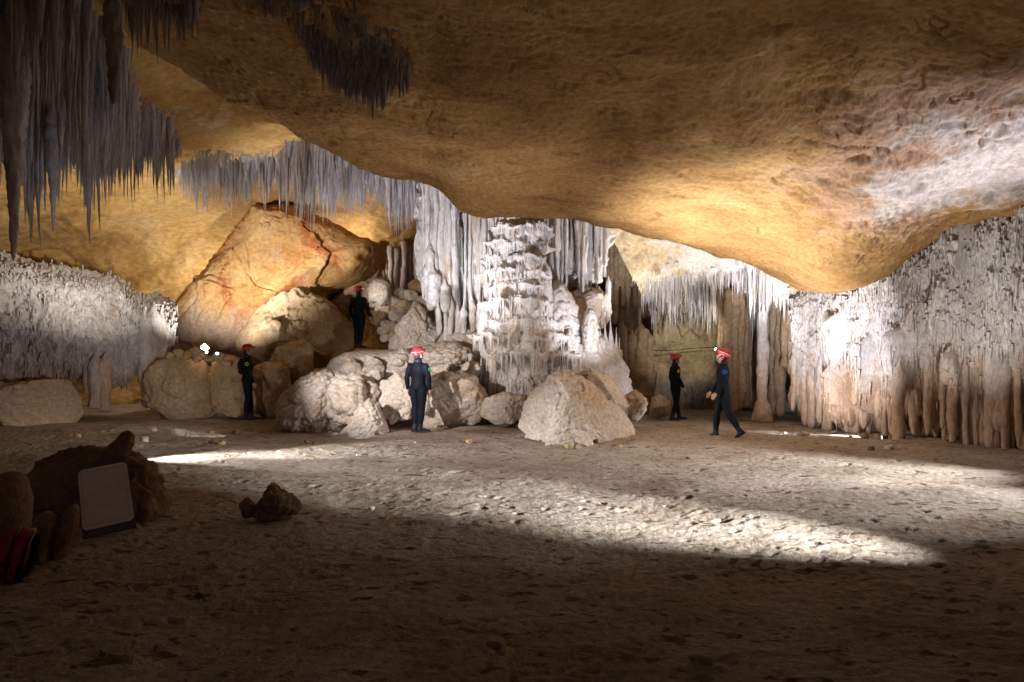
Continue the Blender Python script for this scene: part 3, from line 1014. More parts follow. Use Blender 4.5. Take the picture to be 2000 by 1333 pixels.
# dark hanging tips beyond
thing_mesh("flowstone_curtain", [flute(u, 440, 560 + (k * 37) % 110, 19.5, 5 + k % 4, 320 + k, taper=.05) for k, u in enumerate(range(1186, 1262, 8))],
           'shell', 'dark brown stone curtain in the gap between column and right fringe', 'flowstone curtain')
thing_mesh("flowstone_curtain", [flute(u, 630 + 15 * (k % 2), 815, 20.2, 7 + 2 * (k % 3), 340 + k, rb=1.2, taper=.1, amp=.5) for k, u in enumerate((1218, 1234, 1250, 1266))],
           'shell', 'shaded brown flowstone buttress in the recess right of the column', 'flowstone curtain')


# --- the tiered column
def lathe_col(u, vt, vb, Y, prof, nth, ns, tiers, seed):
    rng = np.random.RandomState(int(seed * 10))
    top = P(u, vt, Y)
    bot = P(u, vb, Y)
    s = np.linspace(0, 1, ns)
    v = vt + (vb - vt) * s
    R = np.interp(v, [a for a, _ in prof], [b for _, b in prof]) / F * Y
    th = np.linspace(0, 2 * math.pi, nth, endpoint=False)
    C = top[None] + (bot - top)[None] * s[:, None]
    C[:, 0] += .08 * np.sin(s * 9 + 1)
    d = np.stack([np.cos(th), np.sin(th), 0 * th], -1)
    base = C[:, None] + d[None] * R[:, None, None]
    k = .08 * fbm(base * 1.6 + seed, 2) + .045 * ridged(base * np.array([1, 1, .1]) * 5.0 + seed, 3) + .02 * fbm(base * 12, 2)
    drips = []
    for (tv, amp, hgt) in tiers:
        # rim height wanders with the angle, and the ledge swells and vanishes round the column
        rim = tv + 12 * fbm(d * 1.6 + tv, 2) + 5 * fbm(d * 5 + tv, 2)
        a_ = amp * np.clip(.75 + 1.0 * fbm(d * 1.9 + tv * .3, 2), .12, 1.5)
        x = (v[:, None] - rim[None])
        up_ = np.where(x < 0, np.exp(x / (hgt * .55)), 0)
        dn_ = np.where(x >= 0, 1 - sm(x, 0, hgt * .75), 0)
        fl = ridged(base * np.array([1, 1, .05]) * 5.5 + tv, 2)
        shp = up_ + dn_ * (1 + .75 * fl)
        k = k + a_[None] * shp * np.where(x < 0, 1, 1)
        for q in range(0, 120):
            t = rng.uniform(math.pi, 2 * math.pi)
            j_ = int(t / (2 * math.pi) * nth) % nth
            i_ = int(np.clip(np.searchsorted(v, rim[j_] + rng.uniform(0, 5)), 0, ns - 1))
            drips.append((i_, j_, amp, hgt))
    Pn = C[:, None] + d[None] * (R[:, None] + k)[..., None]
    pts = np.array([Pn[i_, j_] - d[j_] * .04 for i_, j_, _, _ in drips])
    L = np.array([rng.uniform(.3, 1.15) * h / F * Y for _, _, a, h in drips])
    dr = stal_geo(pts, L, .010 + .020 * rng.rand(len(pts)) ** 2, 6, 8, rng, lean=.03, knob=.15, up=.05, pw=.5)
    return [(Pn.reshape(-1, 3), grid_faces(ns, nth, True)), dr]


col_parts = lathe_col(1012, 395, 790, 16.0, [(395, 42), (480, 40), (560, 39), (610, 40), (640, 43), (690, 43), (740, 40), (790, 46)], 300, 520,
                      [(452, .15, 24), (480, .13, 20), (508, .19, 28), (536, .17, 26), (560, .13, 24), (592, .22, 40), (628, .19, 30), (655, .34, 36), (692, .32, 52), (742, .20, 40)], 3.3)
col_parts += [flute(1062, 500, 640, 16.2, 13, 501, rt=.7, rb=1.1, amp=.4, zk=.5), flute(1052, 440, 560, 16.3, 10, 502, amp=.4, zk=.4), flute(1046, 560, 690, 15.8, 12, 503, rt=.5, rb=1.2, amp=.4, zk=.5)]
thing_mesh("flowstone_column", col_parts, 'cascade', 'white tiered flowstone column reaching the roof in the middle of the cave', 'cave column')


# ------------------------------------------------------------------ boulders, mounds, stalagmites: closed volumes
def blob_geo(outline, Y, D, seed, nth=130, nph=84, e1=.75, e2=.8, cuts=11, cutd=(.52, .84), big=.10, knob=0.0, fine=.02, bq=1.2, chunk=None, planes=()):
    """closed rock volume: front outline in photo pixels at distance Y, half depth D metres"""
    rng = np.random.RandomState(seed)
    if chunk is None:
        chunk = 0 if knob else .075
    pts = np.array([P(u, v, Y) for u, v in outline])
    q = pts[:, [0, 2]]
    # area centroid
    x, z = q[:, 0], q[:, 1]
    x2, z2 = np.roll(x, -1), np.roll(z, -1)
    cr = x * z2 - x2 * z
    A = cr.sum() / 2
    c = np.array([((x + x2) * cr).sum() / (6 * A), ((z + z2) * cr).sum() / (6 * A)])
    th = np.linspace(0, 2 * math.pi, nth, endpoint=False)
    rad = np.zeros(nth)
    for k, t in enumerate(th):
        d = np.array([math.cos(t), math.sin(t)])
        best = 0
        for a, b in zip(q, np.roll(q, -1, 0)):
            e = b - a
            den = d[0] * e[1] - d[1] * e[0]
            if abs(den) < 1e-9:
                continue
            w = a - c
            s = (w[0] * e[1] - w[1] * e[0]) / den
            m = (w[0] * d[1] - w[1] * d[0]) / den
            if s > 0 and -1e-6 <= m <= 1 + 1e-6:
                best = max(best, s)
        rad[k] = best
    rad = (np.roll(rad, 1) + 2 * rad + np.roll(rad, -1)) / 4
    wv = np.linspace(-1, 1, nph)
    cp = np.sin((1 - np.abs(wv)) * math.pi / 2)
    sp = np.sign(wv) * np.sqrt(np.clip(1 - cp ** (2 / e1), 0, 1)) ** e2
    X = c[0] + cp[:, None] * rad[None] * np.cos(th)
    Z = c[1] + cp[:, None] * rad[None] * np.sin(th)
    Yv = np.broadcast_to((Y - sp * D)[:, None], X.shape)
    G_ = np.stack([X, Yv, Z], -1)
    C = np.array([c[0], Y, c[1]])
    ext = np.array([np.ptp(X) / 2, D, np.ptp(Z) / 2])
    R = G_ - C
    for k in range(cuts):
        n = rng.randn(3)
        n[1] = -abs(n[1]) * 1.2 - .35
        n /= np.linalg.norm(n)
        sup = (R @ n).max()
        off = sup * rng.uniform(*cutd)
        ex = np.maximum(R @ n - off, 0)
        R = R - ex[..., None] * n * .93
    for (a, b, c_, off) in planes:
        n = np.array([a, b, c_], float)
        n /= np.linalg.norm(n)
        ex = np.maximum(R @ n - (R @ n).max() * off, 0)
        R = R - ex[..., None] * n * .96
    G_ = C + R
    n = R / (np.linalg.norm(R, axis=-1, keepdims=True) + 1e-9)
    sc = min(ext[0], ext[2])
    if chunk:
        wq = G_ + .25 * sc * fbm(G_ * 1.2 / sc + seed, 2)[..., None]
        ch = cellval(wq * np.array([1.5, 1.5, 1.9]) / sc + seed) + .5 * cellval(wq * 3.6 / sc + seed + 5)
        cr_ = np.abs(perlin(wq * 1.3 / sc + seed * 2.2))
        dd = chunk * sc * ch - .5 * chunk * sc * (1 - sm(cr_, 0, .05))
        G_ = G_ + n * (dd * (cp[:, None] > 1e-3))[..., None]
    d = .7 * big * sc * fbm(G_ * bq / sc * .8 + seed, 4)
    if knob:
        wq = G_ + .3 * knob * fbm(G_ / knob * .4, 2)[..., None]
        d = d + 1.2 * knob * (.35 - worley(wq / knob * .62 + seed) ** 2) + .5 * knob * (.35 - worley(wq / knob * 1.4 + seed) ** 2)
    hf = min(1.0, 1.1 / sc)
    d = d + fine * ridged(G_ * (4 * hf + 1) + seed, 3, .6) * .7 + fine * .5 * fbm(G_ * 12 * hf + seed, 2)
    d = d * (cp[:, None] > 1e-3)
    G_ = G_ + n * d[..., None]
    return G_.reshape(-1, 3), grid_faces(nph, nth, True)


def rock(outline, Y, D, seed, mat, label, name="boulder", cat="boulder", group=None, extra=(), **kw):
    parts = [blob_geo(outline, Y, D, seed, **kw)] + list(extra)
    return thing_mesh(name, parts, mat, label, cat, group)


# slabs at the left back
rock([(330, 700), (345, 610), (395, 548), (440, 495), (475, 440), (500, 402), (530, 392), (585, 418), (640, 436), (700, 466), (742, 480), (760, 500), (750, 530),
      (700, 560), (650, 575), (600, 610), (560, 650), (540, 700), (480, 735), (380, 735)], 20.4, 1.0, 1, 'slab',
     'giant orange and tan slab leaning behind the boulders at left', big=.08, cuts=3, cutd=(.86, .95), fine=.05, nth=320, nph=200, chunk=.04, e1=.42, e2=.85)
rock([(462, 668), (500, 622), (545, 588), (588, 566), (602, 574), (640, 590), (660, 618), (682, 644), (684, 676), (655, 712), (600, 725), (540, 735), (490, 722)], 18.9, 1.3, 2, 'tan',
     'large tan boulder wedged under the orange slab', big=.12, cuts=9, fine=.04)
rock([(640, 560), (690, 548), (735, 520), (745, 560), (720, 600), (690, 640), (655, 640), (630, 600)], 20.4, 1.0, 3, 'tan', 'olive tan rock under the right end of the orange slab', big=.12)
rock([(522, 738), (530, 700), (560, 668), (596, 655), (606, 690), (606, 735), (580, 752), (545, 755)], 17.6, .7, 4, 'tan', 'rounded brown boulder in the shade below the tan boulder', big=.12)
rock([(484, 800), (488, 750), (500, 718), (530, 706), (555, 716), (562, 760), (548, 815), (515, 822)], 16.8, .7, 5, 'tan', 'orange brown boulder right behind the left caver', big=.14)
rock([(400, 735), (412, 698), (430, 692), (462, 702), (486, 725), (492, 800), (480, 815), (440, 810), (412, 790)], 16.6, .8, 6, 'tan', 'wedge shaped brown boulder just left of the left caver', big=.12)
rock([(290, 800), (296, 740), (320, 706), (350, 700), (400, 706), (413, 760), (408, 812), (370, 832), (310, 828)], 16.3, .9, 7, 'tan', 'big rounded grey brown boulder beside the left flowstone bank', big=.12)
rock([(-140, 842), (-120, 760), (-20, 752), (60, 748), (120, 745), (150, 770), (158, 815), (140, 842), (20, 852)], 15.0, .8, 8, 'tan', 'flat topped pinkish block on the floor at far left', big=.08, fine=.03, cuts=5)
# rubble with the lamp
k = 0
for (u, v, r, Y) in [(330, 698, 10, 16.2), (348, 692, 12, 16.3), (365, 694, 9, 16.1), (380, 688, 11, 16.3), (395, 694, 9, 16.1), (410, 702, 9, 16.1), (428, 698, 11, 16.2), (445, 700, 9, 16.3),
                     (400, 678, 8, 16.6), (385, 702, 7, 15.9), (440, 712, 8, 16)]:
    a = np.linspace(0, 6.28, 8, endpoint=False)
    rr = np.random.RandomState(300 + k)
    rock([(u + r * math.cos(t) * rr.uniform(.8, 1.2), v + r * .8 * math.sin(t) * rr.uniform(.8, 1.2)) for t in a], Y, r / F * Y * .9, 300 + k, 'tan',
         'small loose brown stone piled on the boulders left of the left caver', "rubble_stone", "stone", 'loose stones under the small lamp', nth=36, nph=24, cuts=6, big=.2)
    k += 1

# central heap
rock([(536, 842), (542, 806), (570, 764), (598, 738), (640, 722), (676, 742), (692, 775), (690, 830), (640, 848), (580, 850)], 14.9, .9, 11, 'pale', 'broad pale flowstone mound with smooth ribs left of the heap',
     "flowstone_mound", "flowstone mound", big=.14, knob=.10, cuts=2, nth=180, nph=110)
rock([(640, 760), (660, 738), (690, 736), (720, 742), (736, 770), (735, 815), (700, 835), (655, 830)], 14.9, .8, 12, 'pale', 'knobbly pale flowstone mound covered in round nodules',
     "flowstone_mound", "flowstone mound", big=.1, knob=.22, cuts=0, nth=180, nph=110)
rock([(668, 846), (690, 822), (706, 788), (722, 783), (738, 792), (750, 830), (756, 850), (710, 858)], 14.0, .45, 13, 'pale', 'small cone of pale flowstone standing on the floor before the heap',
     "stalagmite", "stalagmite", big=.12, knob=.08, cuts=0)
rock([(642, 735), (662, 704), (690, 688), (740, 686), (800, 684), (832, 674), (838, 696), (800, 722), (740, 755), (690, 760), (655, 750)], 17.8, 1.5, 14, 'pale', 'flat topped ledge of pale rock under the ledge caver',
     "rock_ledge", "rock ledge", big=.07, cuts=3, cutd=(.8, .95), e1=.45, e2=.6)
rock([(738, 790), (745, 750), (775, 726), (805, 735), (815, 770), (800, 815), (765, 825)], 14.9, .7, 15, 'pale', 'rough pale boulder just left of the middle caver', big=.14, knob=.08)
rock([(776, 835), (800, 770), (830, 735), (880, 728), (930, 735), (948, 775), (935, 820), (880, 840)], 15.2, .9, 16, 'pale', 'smooth broad grey boulder just right of the middle caver', big=.08, cuts=5)
rock([(800, 735), (815, 690), (840, 668), (890, 668), (925, 690), (935, 735), (900, 752), (840, 752)], 16.2, .8, 17, 'pale', 'cracked pale boulder behind the head of the middle caver', big=.16, knob=.08, cuts=8)
rock([(740, 740), (752, 705), (790, 690), (812, 700), (815, 735), (780, 752)], 16.4, .6, 18, 'pale', 'angular pale rock between ledge and middle caver', big=.16, cuts=8)
rock([(690, 745), (700, 715), (730, 700), (748, 712), (742, 780), (715, 795), (698, 780)], 15.9, .5, 19, 'pale', 'upright narrow pale rock above the nodule mound', big=.15)
rock([(740, 690), (780, 640), (815, 600), (850, 590), (868, 640), (850, 680), (790, 700)], 17.9, .8, 20, 'pale', 'sloping pale slab running up to the white drapery', big=.12, cuts=6)
rock([(850, 670), (870, 640), (910, 640), (940, 660), (945, 690), (890, 700)], 17.2, .6, 21, 'pale', 'low pale rock at the foot of the white drapery', big=.15)
# rubble slope beside the ledge caver
rr = np.random.RandomState(77)
spots = [(735, 620, 17), (757, 640, 18), (775, 620, 16), (790, 600, 18), (770, 590, 15), (800, 580, 17), (815, 560, 20), (748, 646, 11), (752, 660, 9), (775, 660, 16), (795, 640, 16),
         (812, 600, 15), (760, 608, 12), (782, 575, 12), (745, 605, 12), (765, 660, 9), (808, 624, 12), (825, 590, 14), (785, 610, 9)]
for k, (u, v, r) in enumerate(spots):
    a = np.linspace(0, 6.28, 8, endpoint=False)
    Y = 20.4 - (v - 560) * .016
    rock([(u + r * 1.1 * math.cos(t) * rr.uniform(.75, 1.2), v + r * .85 * math.sin(t) * rr.uniform(.75, 1.2)) for t in a], Y, r / F * Y, 400 + k, 'tan' if k % 3 == 0 else 'pale',
         'angular stone in the rubble slope right of the ledge caver', "rubble_stone", "stone", 'stones of the rubble slope', nth=44, nph=30, cuts=8, cutd=(.5, .8), big=.15)
rock([(724, 600), (722, 556), (730, 545), (754, 545), (764, 556), (764, 592), (752, 606), (735, 606)], 20.0, .4, 31, 'pale', 'pale upright rectangular block right of the ledge caver', e1=.4, e2=.5, cuts=4, cutd=(.85, .95), big=.03)

rr = np.random.RandomState(91)
for k in range(34):
    u = rr.uniform(560, 935)
    v = rr.uniform(np.interp(u, [560, 650, 760, 935], [770, 705, 690, 690]), 800)
    Y = np.interp(v, [690, 740, 820], [16.6, 15.5, 14.6])
    r = rr.uniform(6, 19)
    a = np.linspace(0, 6.28, 9, endpoint=False)
    rock([(u + r * 1.15 * math.cos(t) * rr.uniform(.7, 1.2), v + r * .85 * math.sin(t) * rr.uniform(.7, 1.2)) for t in a], Y - .25, r / F * Y * 1.3, 600 + k, 'pale',
         'broken pale stone wedged between the boulders left of the column', "rubble_stone", "stone", 'stones wedged in the heap', nth=48, nph=32, cuts=8, cutd=(.5, .8), big=.16)

# around the column foot
rock([(925, 800), (928, 740), (934, 690), (960, 660), (1010, 690), (1060, 690), (1090, 640), (1130, 640), (1170, 660), (1205, 690), (1225, 760), (1230, 810), (1100, 830), (980, 822)], 16.9, 1.1, 41, 'cascade',
     'wide lumpy flowstone base round the foot of the tiered column', "flowstone_mound", "flowstone mound", big=.16, knob=.16, cuts=0, nth=220, nph=130)
rock([(1050, 700), (1058, 610), (1075, 560), (1100, 555), (1120, 590), (1135, 640), (1130, 710), (1090, 730)], 16.6, .6, 42, 'cascade', 'honey stained knobbly flowstone lump right of the column',
     "flowstone_mound", "flowstone mound", big=.16, knob=.13, cuts=0)
rock([(1100, 620), (1110, 575), (1140, 562), (1175, 575), (1195, 605), (1180, 640), (1130, 650)], 17.4, .7, 43, 'pale', 'grey ribbed flowstone shelf below the right drapery', "flowstone_mound", "flowstone mound", big=.12, cuts=3)
rock([(932, 690), (934, 640), (938, 610), (946, 598), (955, 602), (962, 640), (972, 690), (950, 705)], 15.9, .3, 44, 'cascade', 'white two stage stalagmite left of the tiered column', "stalagmite", "stalagmite", big=.06, knob=.05, cuts=0)
rock([(1138, 690), (1139, 640), (1142, 612), (1152, 603), (1163, 610), (1167, 640), (1168, 690), (1152, 697)], 16.0, .22, 45, 'cascade', 'thick round topped white stalagmite right of the tiered column', "stalagmite", "stalagmite", big=.05, knob=.04, cuts=0)
rock([(1098, 700), (1104, 660), (1110, 640), (1118, 645), (1124, 670), (1128, 705)], 16.0, .2, 46, 'cascade', 'small cream stalagmite between the column and the thick stalagmite', "stalagmite", "stalagmite", big=.06, knob=.05, cuts=0)
thing_mesh("flowstone_curtain", [flute(u, vt, 745 - (k % 3) * 8, 16.5, 6, 380 + k, rt=.5, rb=1.2, taper=.6, joints=.5) for k, (u, vt) in enumerate([(1172, 640), (1182, 625), (1192, 612), (1202, 640), (1210, 660)])],
           'calcite', 'ribbed white flowstone flank at the right foot of the column', 'flowstone curtain')
rock([(1014, 835), (1022, 790), (1050, 760), (1085, 728), (1112, 722), (1140, 740), (1170, 770), (1210, 800), (1243, 838), (1235, 858), (1130, 868), (1040, 862)], 13.7, .9, 47, 'pale',
     'large pyramid shaped pale boulder at the front of the column', big=.07, cuts=2, cutd=(.8, .95), fine=.04, nth=260, nph=170, planes=((-.75, -.6, .45, .52), (.6, -.75, .5, .5), (.1, -1, .25, .72), (.3, -.6, .9, .7)), chunk=.03)
rock([(1120, 770), (1125, 735), (1160, 722), (1195, 728), (1215, 760), (1235, 815), (1210, 840), (1160, 820)], 14.5, .5, 48, 'pale', 'tilted pale slab leaning on the pyramid boulder', big=.06, cuts=6)
rock([(942, 812), (950, 780), (985, 768), (1025, 775), (1035, 812), (1000, 826), (960, 826)], 14.9, .5, 49, 'pale', 'low grey boulder below the column fringe', big=.1, cuts=5)
rock([(1218, 815), (1222, 775), (1240, 762), (1262, 780), (1266, 800), (1245, 822)], 14.9, .35, 50, 'pale', 'small pale rock at the right of the pyramid boulder', big=.1, cuts=7)
rock([(1270, 812), (1276, 778), (1290, 768), (1306, 785), (1308, 810), (1290, 820)], 18.4, .35, 51, 'pale', 'small angular rock in the recess left of the far caver', big=.1, cuts=7)
rock([(1068, 872), (1085, 850), (1120, 838), (1150, 846), (1160, 870), (1110, 880)], 13.0, .3, 52, 'pale', 'flat grey stone lying against the pyramid boulder', big=.08, cuts=5)

# floor bits
rock([(505, 1006), (500, 985), (510, 962), (525, 948), (532, 955), (545, 965), (570, 975), (580, 996), (570, 1012), (530, 1016)], 6.5, .2, 61, 'stump', 'small pointed rock alone on the dark floor', big=.16, cuts=8, knob=.04)
rock([(470, 1004), (474, 984), (482, 976), (490, 990), (505, 1000), (500, 1012), (480, 1012)], 6.5, .08, 62, 'stump', 'low stone lump beside the small pointed rock', big=.15)
rock([(315, 852), (322, 842), (340, 838), (365, 846), (400, 848), (442, 852), (440, 858), (380, 860), (330, 860)], 13.6, .3, 63, 'calcite', 'white crusty strip of calcite on the floor before the left boulders', "calcite_crust", "calcite crust", big=.2, knob=.05)
rock([(672, 856), (680, 846), (700, 842), (730, 850), (740, 858), (700, 862)], 13.3, .2, 64, 'calcite', 'white crumbs of calcite on the floor before the flowstone cone', "calcite_crust", "calcite crust", big=.2, knob=.05)

rr = np.random.RandomState(55)
for k in range(46):
    if k < 26:
        x, y = rr.uniform(-8.5, 3.2), rr.uniform(12.2, 14.2)
    elif k < 36:
        x, y = rr.uniform(5.2, 7.2), rr.uniform(11.5, 14.5)
    else:
        x, y = rr.uniform(-6.5, 5), rr.uniform(6.2, 11.5)
    r = rr.uniform(.025, .085) * (1 if k < 36 else .6)
    z = fz(x, y)
    u0 = 1000 + x / y * F
    v0 = HZ - (z + r * .45 - CH) / y * F
    rp = r / y * F
    a = np.linspace(0, 6.28, 8, endpoint=False)
    rock([(u0 + rp * 1.2 * math.cos(t) * rr.uniform(.7, 1.2), v0 + rp * .8 * math.sin(t) * rr.uniform(.7, 1.2)) for t in a], y, r, 700 + k, ('pale', 'tan', 'stump')[k % 3],
         'little loose stone lying by itself on the sandy floor', "loose_stone", "stone", 'loose stones on the floor', nth=28, nph=20, cuts=6, cutd=(.55, .85), big=.16, fine=.004)

# foreground left
rock([(35, 1050), (40, 960), (60, 905), (95, 885), (150, 880), (200, 885), (245, 892), (280, 905), (300, 950), (312, 1000), (308, 1035), (200, 1055), (90, 1060)], 6.6, .42, 71, 'stump',
     'dark brown rock stump carrying the leaning white board', "rock_stump", "rock", big=.12, knob=.08, cuts=3)
rock([(200, 900), (208, 878), (225, 862), (238, 846), (250, 842), (262, 852), (258, 872), (244, 895), (225, 908)], 6.5, .07, 72, 'stump', 'tilted finger of stone on top of the rock stump', "stalagmite", "stalagmite", big=.08, cuts=0, fine=.008, chunk=0)
rock([(-60, 1110), (-40, 960), (-20, 940), (8, 928), (22, 925), (42, 932), (50, 970), (48, 1040), (52, 1110)], 5.2, .16, 73, 'stump', 'thick twin stalagmite at the far left behind the red helmet', "stalagmite", "stalagmite", big=.08, cuts=0, fine=.01, chunk=0)
rock([(56, 1110), (62, 1040), (76, 1008), (92, 1000), (106, 1006), (104, 1030), (92, 1060), (90, 1105)], 5.05, .07, 74, 'stump', 'round tipped stubby stalagmite right behind the red helmet', "stalagmite", "stalagmite", big=.08, cuts=0, fine=.01, chunk=0)
rock([(92, 1095), (96, 1050), (115, 1015), (140, 985), (150, 984), (152, 1000), (145, 1040), (128, 1075), (118, 1100)], 5.15, .07, 75, 'stump', 'pointed leaning stalagmite just left of the white board', "stalagmite", "stalagmite", big=.08, cuts=0, fine=.01, chunk=0)

flush_stuff()


# ------------------------------------------------------------------ small objects
def empty(name, loc, rz=0.0):
    o = bpy.data.objects.new(name, None)
    COL.objects.link(o)
    o.location = loc
    o.rotation_euler = (0, 0, rz)
    o.empty_display_size = .1
    return o


def bm_obj(name, bm, mat, parent=None, smooth=True, label=None):
    me = bpy.data.meshes.new(name)
    bm.normal_update()
    bm.to_mesh(me)
    bm.free()
    for p in me.polygons:
        p.use_smooth = smooth
    me.materials.append(mat)
    o = bpy.data.objects.new(name, me)
    COL.objects.link(o)
    if parent is not None:
        o.parent = parent
    if label:
        o["label"] = label
    return o


def tube(bm, pts, rads, n=10, up=None, sx=None):
    """capped tube through pts; rads = (rx, ry) or r; frame: local x stays near world X dir 'up'"""
    pts = [Vector(p) for p in pts]
    rings = []
    ref = Vector(up) if up else Vector((1, 0, 0))
    for i, p in enumerate(pts):
        d = (pts[min(i + 1, len(pts) - 1)] - pts[max(i - 1, 0)]).normalized()
        x = (ref - d * ref.dot(d))
        if x.length < 1e-4:
            x = Vector((0, 1, 0)) - d * d.y
        x.normalize()
        y = d.cross(x)
        r = rads[i]
        rx, ry = r if isinstance(r, (tuple, list)) else (r, r)
        rings.append([bm.verts.new(p + x * rx * math.cos(a) + y * ry * math.sin(a)) for a in [2 * math.pi * k / n for k in range(n)]])
    for a, b in zip(rings[:-1], rings[1:]):
        for k in range(n):
            bm.faces.new((a[k], a[(k + 1) % n], b[(k + 1) % n], b[k]))
    bm.faces.new(rings[0][::-1])
    bm.faces.new(rings[-1])


def ball(bm, c, r, seg=14):
    m = Matrix.Translation(c) @ (Matrix.Diagonal((*r, 1)) if isinstance(r, (tuple, list)) else Matrix.Diagonal((r, r, r, 1)))
    bmesh.ops.create_uvsphere(bm, u_segments=seg, v_segments=seg // 2 + 2, radius=1, matrix=m)


def remeshed(name, bm, voxel, mat, parent, smooth_it=4, label=None):
    me = bpy.data.meshes.new("tmp")
    bm.to_mesh(me)
    bm.free()
    t = bpy.data.objects.new("tmp", me)
    COL.objects.link(t)
    r = t.modifiers.new("r", 'REMESH')
    r.mode = 'VOXEL'
    r.voxel_size = voxel
    s = t.modifiers.new("s", 'SMOOTH')
    s.iterations = smooth_it
    s.factor = .5
    dg = bpy.context.evaluated_depsgraph_get()
    out = bpy.data.meshes.new_from_object(t.evaluated_get(dg))
    bpy.data.objects.remove(t)
    out.name = name
    for p in out.polygons:
        p.use_smooth = True
    out.materials.clear()
    out.materials.append(mat)
    o = bpy.data.objects.new(name, out)
    COL.objects.link(o)
    o.parent = parent
    if label:
        o["label"] = label
    return o


def helmet_parts(root, M4, lit=False, strap=True, loose=False):
    """red caving helmet, local frame: brim centre at origin, +Y forward, +Z up (M4 puts it on the head)"""
    def put(name, bm, mat, par=None, smooth=True):
        bmesh.ops.transform(bm, matrix=M4, verts=bm.verts[:])
        return bm_obj(name, bm, mat, par or root, smooth)
    bm = bmesh.new()
    nth, nph = 40, 14
    rings = []
    for i in range(nph + 1):
        a = i / nph * math.pi / 2
        rr = math.cos(a) ** .8
        ring = []
        for k in range(nth):
            t = 2 * math.pi * k / nth
            rx, ry = .108, .135
            br = 1.0 + (.10 if i == 0 else 0.0)
            rib = 1 + .025 * math.cos(t * 6) * math.sin(a * 2)
            ring.append(bm.verts.new((rx * math.cos(t) * rr * br * rib, ry * math.sin(t) * rr * br * rib, .125 * math.sin(a) ** .9 - (0.012 if i == 0 else 0) - .02 * (math.sin(t) < -.3) * (i < 2))))
        rings.append(ring)
    for a, b in zip(rings[:-1], rings[1:]):
        for k in range(nth):
            bm.faces.new((a[k], a[(k + 1) % nth], b[(k + 1) % nth], b[k]))
    bm.faces.new(rings[-1])
    bm.faces.new(rings[0][::-1])
    sh = put("helmet", bm, M['darkred'] if loose else M['red'])
    # vents
    for sx in (-1, 1):
        for ty in (-.055, .0, .05):
            bm = bmesh.new()
            ball(bm, Vector((sx * .078, ty, .078)), (.022, .020, .016), 10)
            put("vent", bm, M['blackplastic'], sh)
    bm = bmesh.new()
    pts = [(.113 * math.cos(t), .141 * math.sin(t), .022) for t in np.linspace(0, 2 * math.pi, 33)]
    tube(bm, pts, [(.006, .010)] * 33, 6, up=(0, 0, 1))
    put("headband", bm, M['blackplastic'] if loose else M['strip'], sh)
    if loose:       # straps and liner of a helmet put down on its side
        for y0 in (-.03,):
            bm = bmesh.new()
            w_ = math.sqrt(1 - (y0 / .135) ** 2)
            pts = [(.112 * w_ * math.cos(a), y0, .128 * w_ * math.sin(a) ** .9 + .003) for a in np.linspace(.02, math.pi - .02, 19)]
            tube(bm, pts, [(.005, .011)] * 19, 6, up=(0, 1, 0))
            put("strap", bm, M['blackplastic'], sh)
        bm = bmesh.new()
        pts = [(.100 * math.cos(t), .125 * math.sin(t), -.03) for t in np.linspace(0, 2 * math.pi, 33)]
        tube(bm, pts, [(.016, .012)] * 33, 8, up=(0, 0, 1))
        put("liner", bm, M['blackplastic'], sh)
    if strap:
        for sx in (-1, 1):
            bm = bmesh.new()
            tube(bm, [(sx * .100, .03, .0), (sx * .088, .045, -.07), (sx * .045, .065, -.135), (0, .072, -.148)], [.006] * 4, 6)
            put("chin_strap", bm, M['blackplastic'], sh)
    bm = bmesh.new()
    bmesh.ops.create_cube(bm, size=1, matrix=Matrix.Translation((0, .155, .03)) @ Matrix.Diagonal((.055, .035, .04, 1)))
    bmesh.ops.bevel(bm, geom=bm.edges[:], offset=.008, segments=2)
    hl = put("headlamp", bm, M['blackplastic'], sh)
    bm = bmesh.new()
    ball(bm, Vector((0, .176, .032)), (.026, .014, .024) if lit else (.019, .008, .016), 12)
    put("lens", bm, M['lamp'] if lit else M['strip'], hl)
    return sh


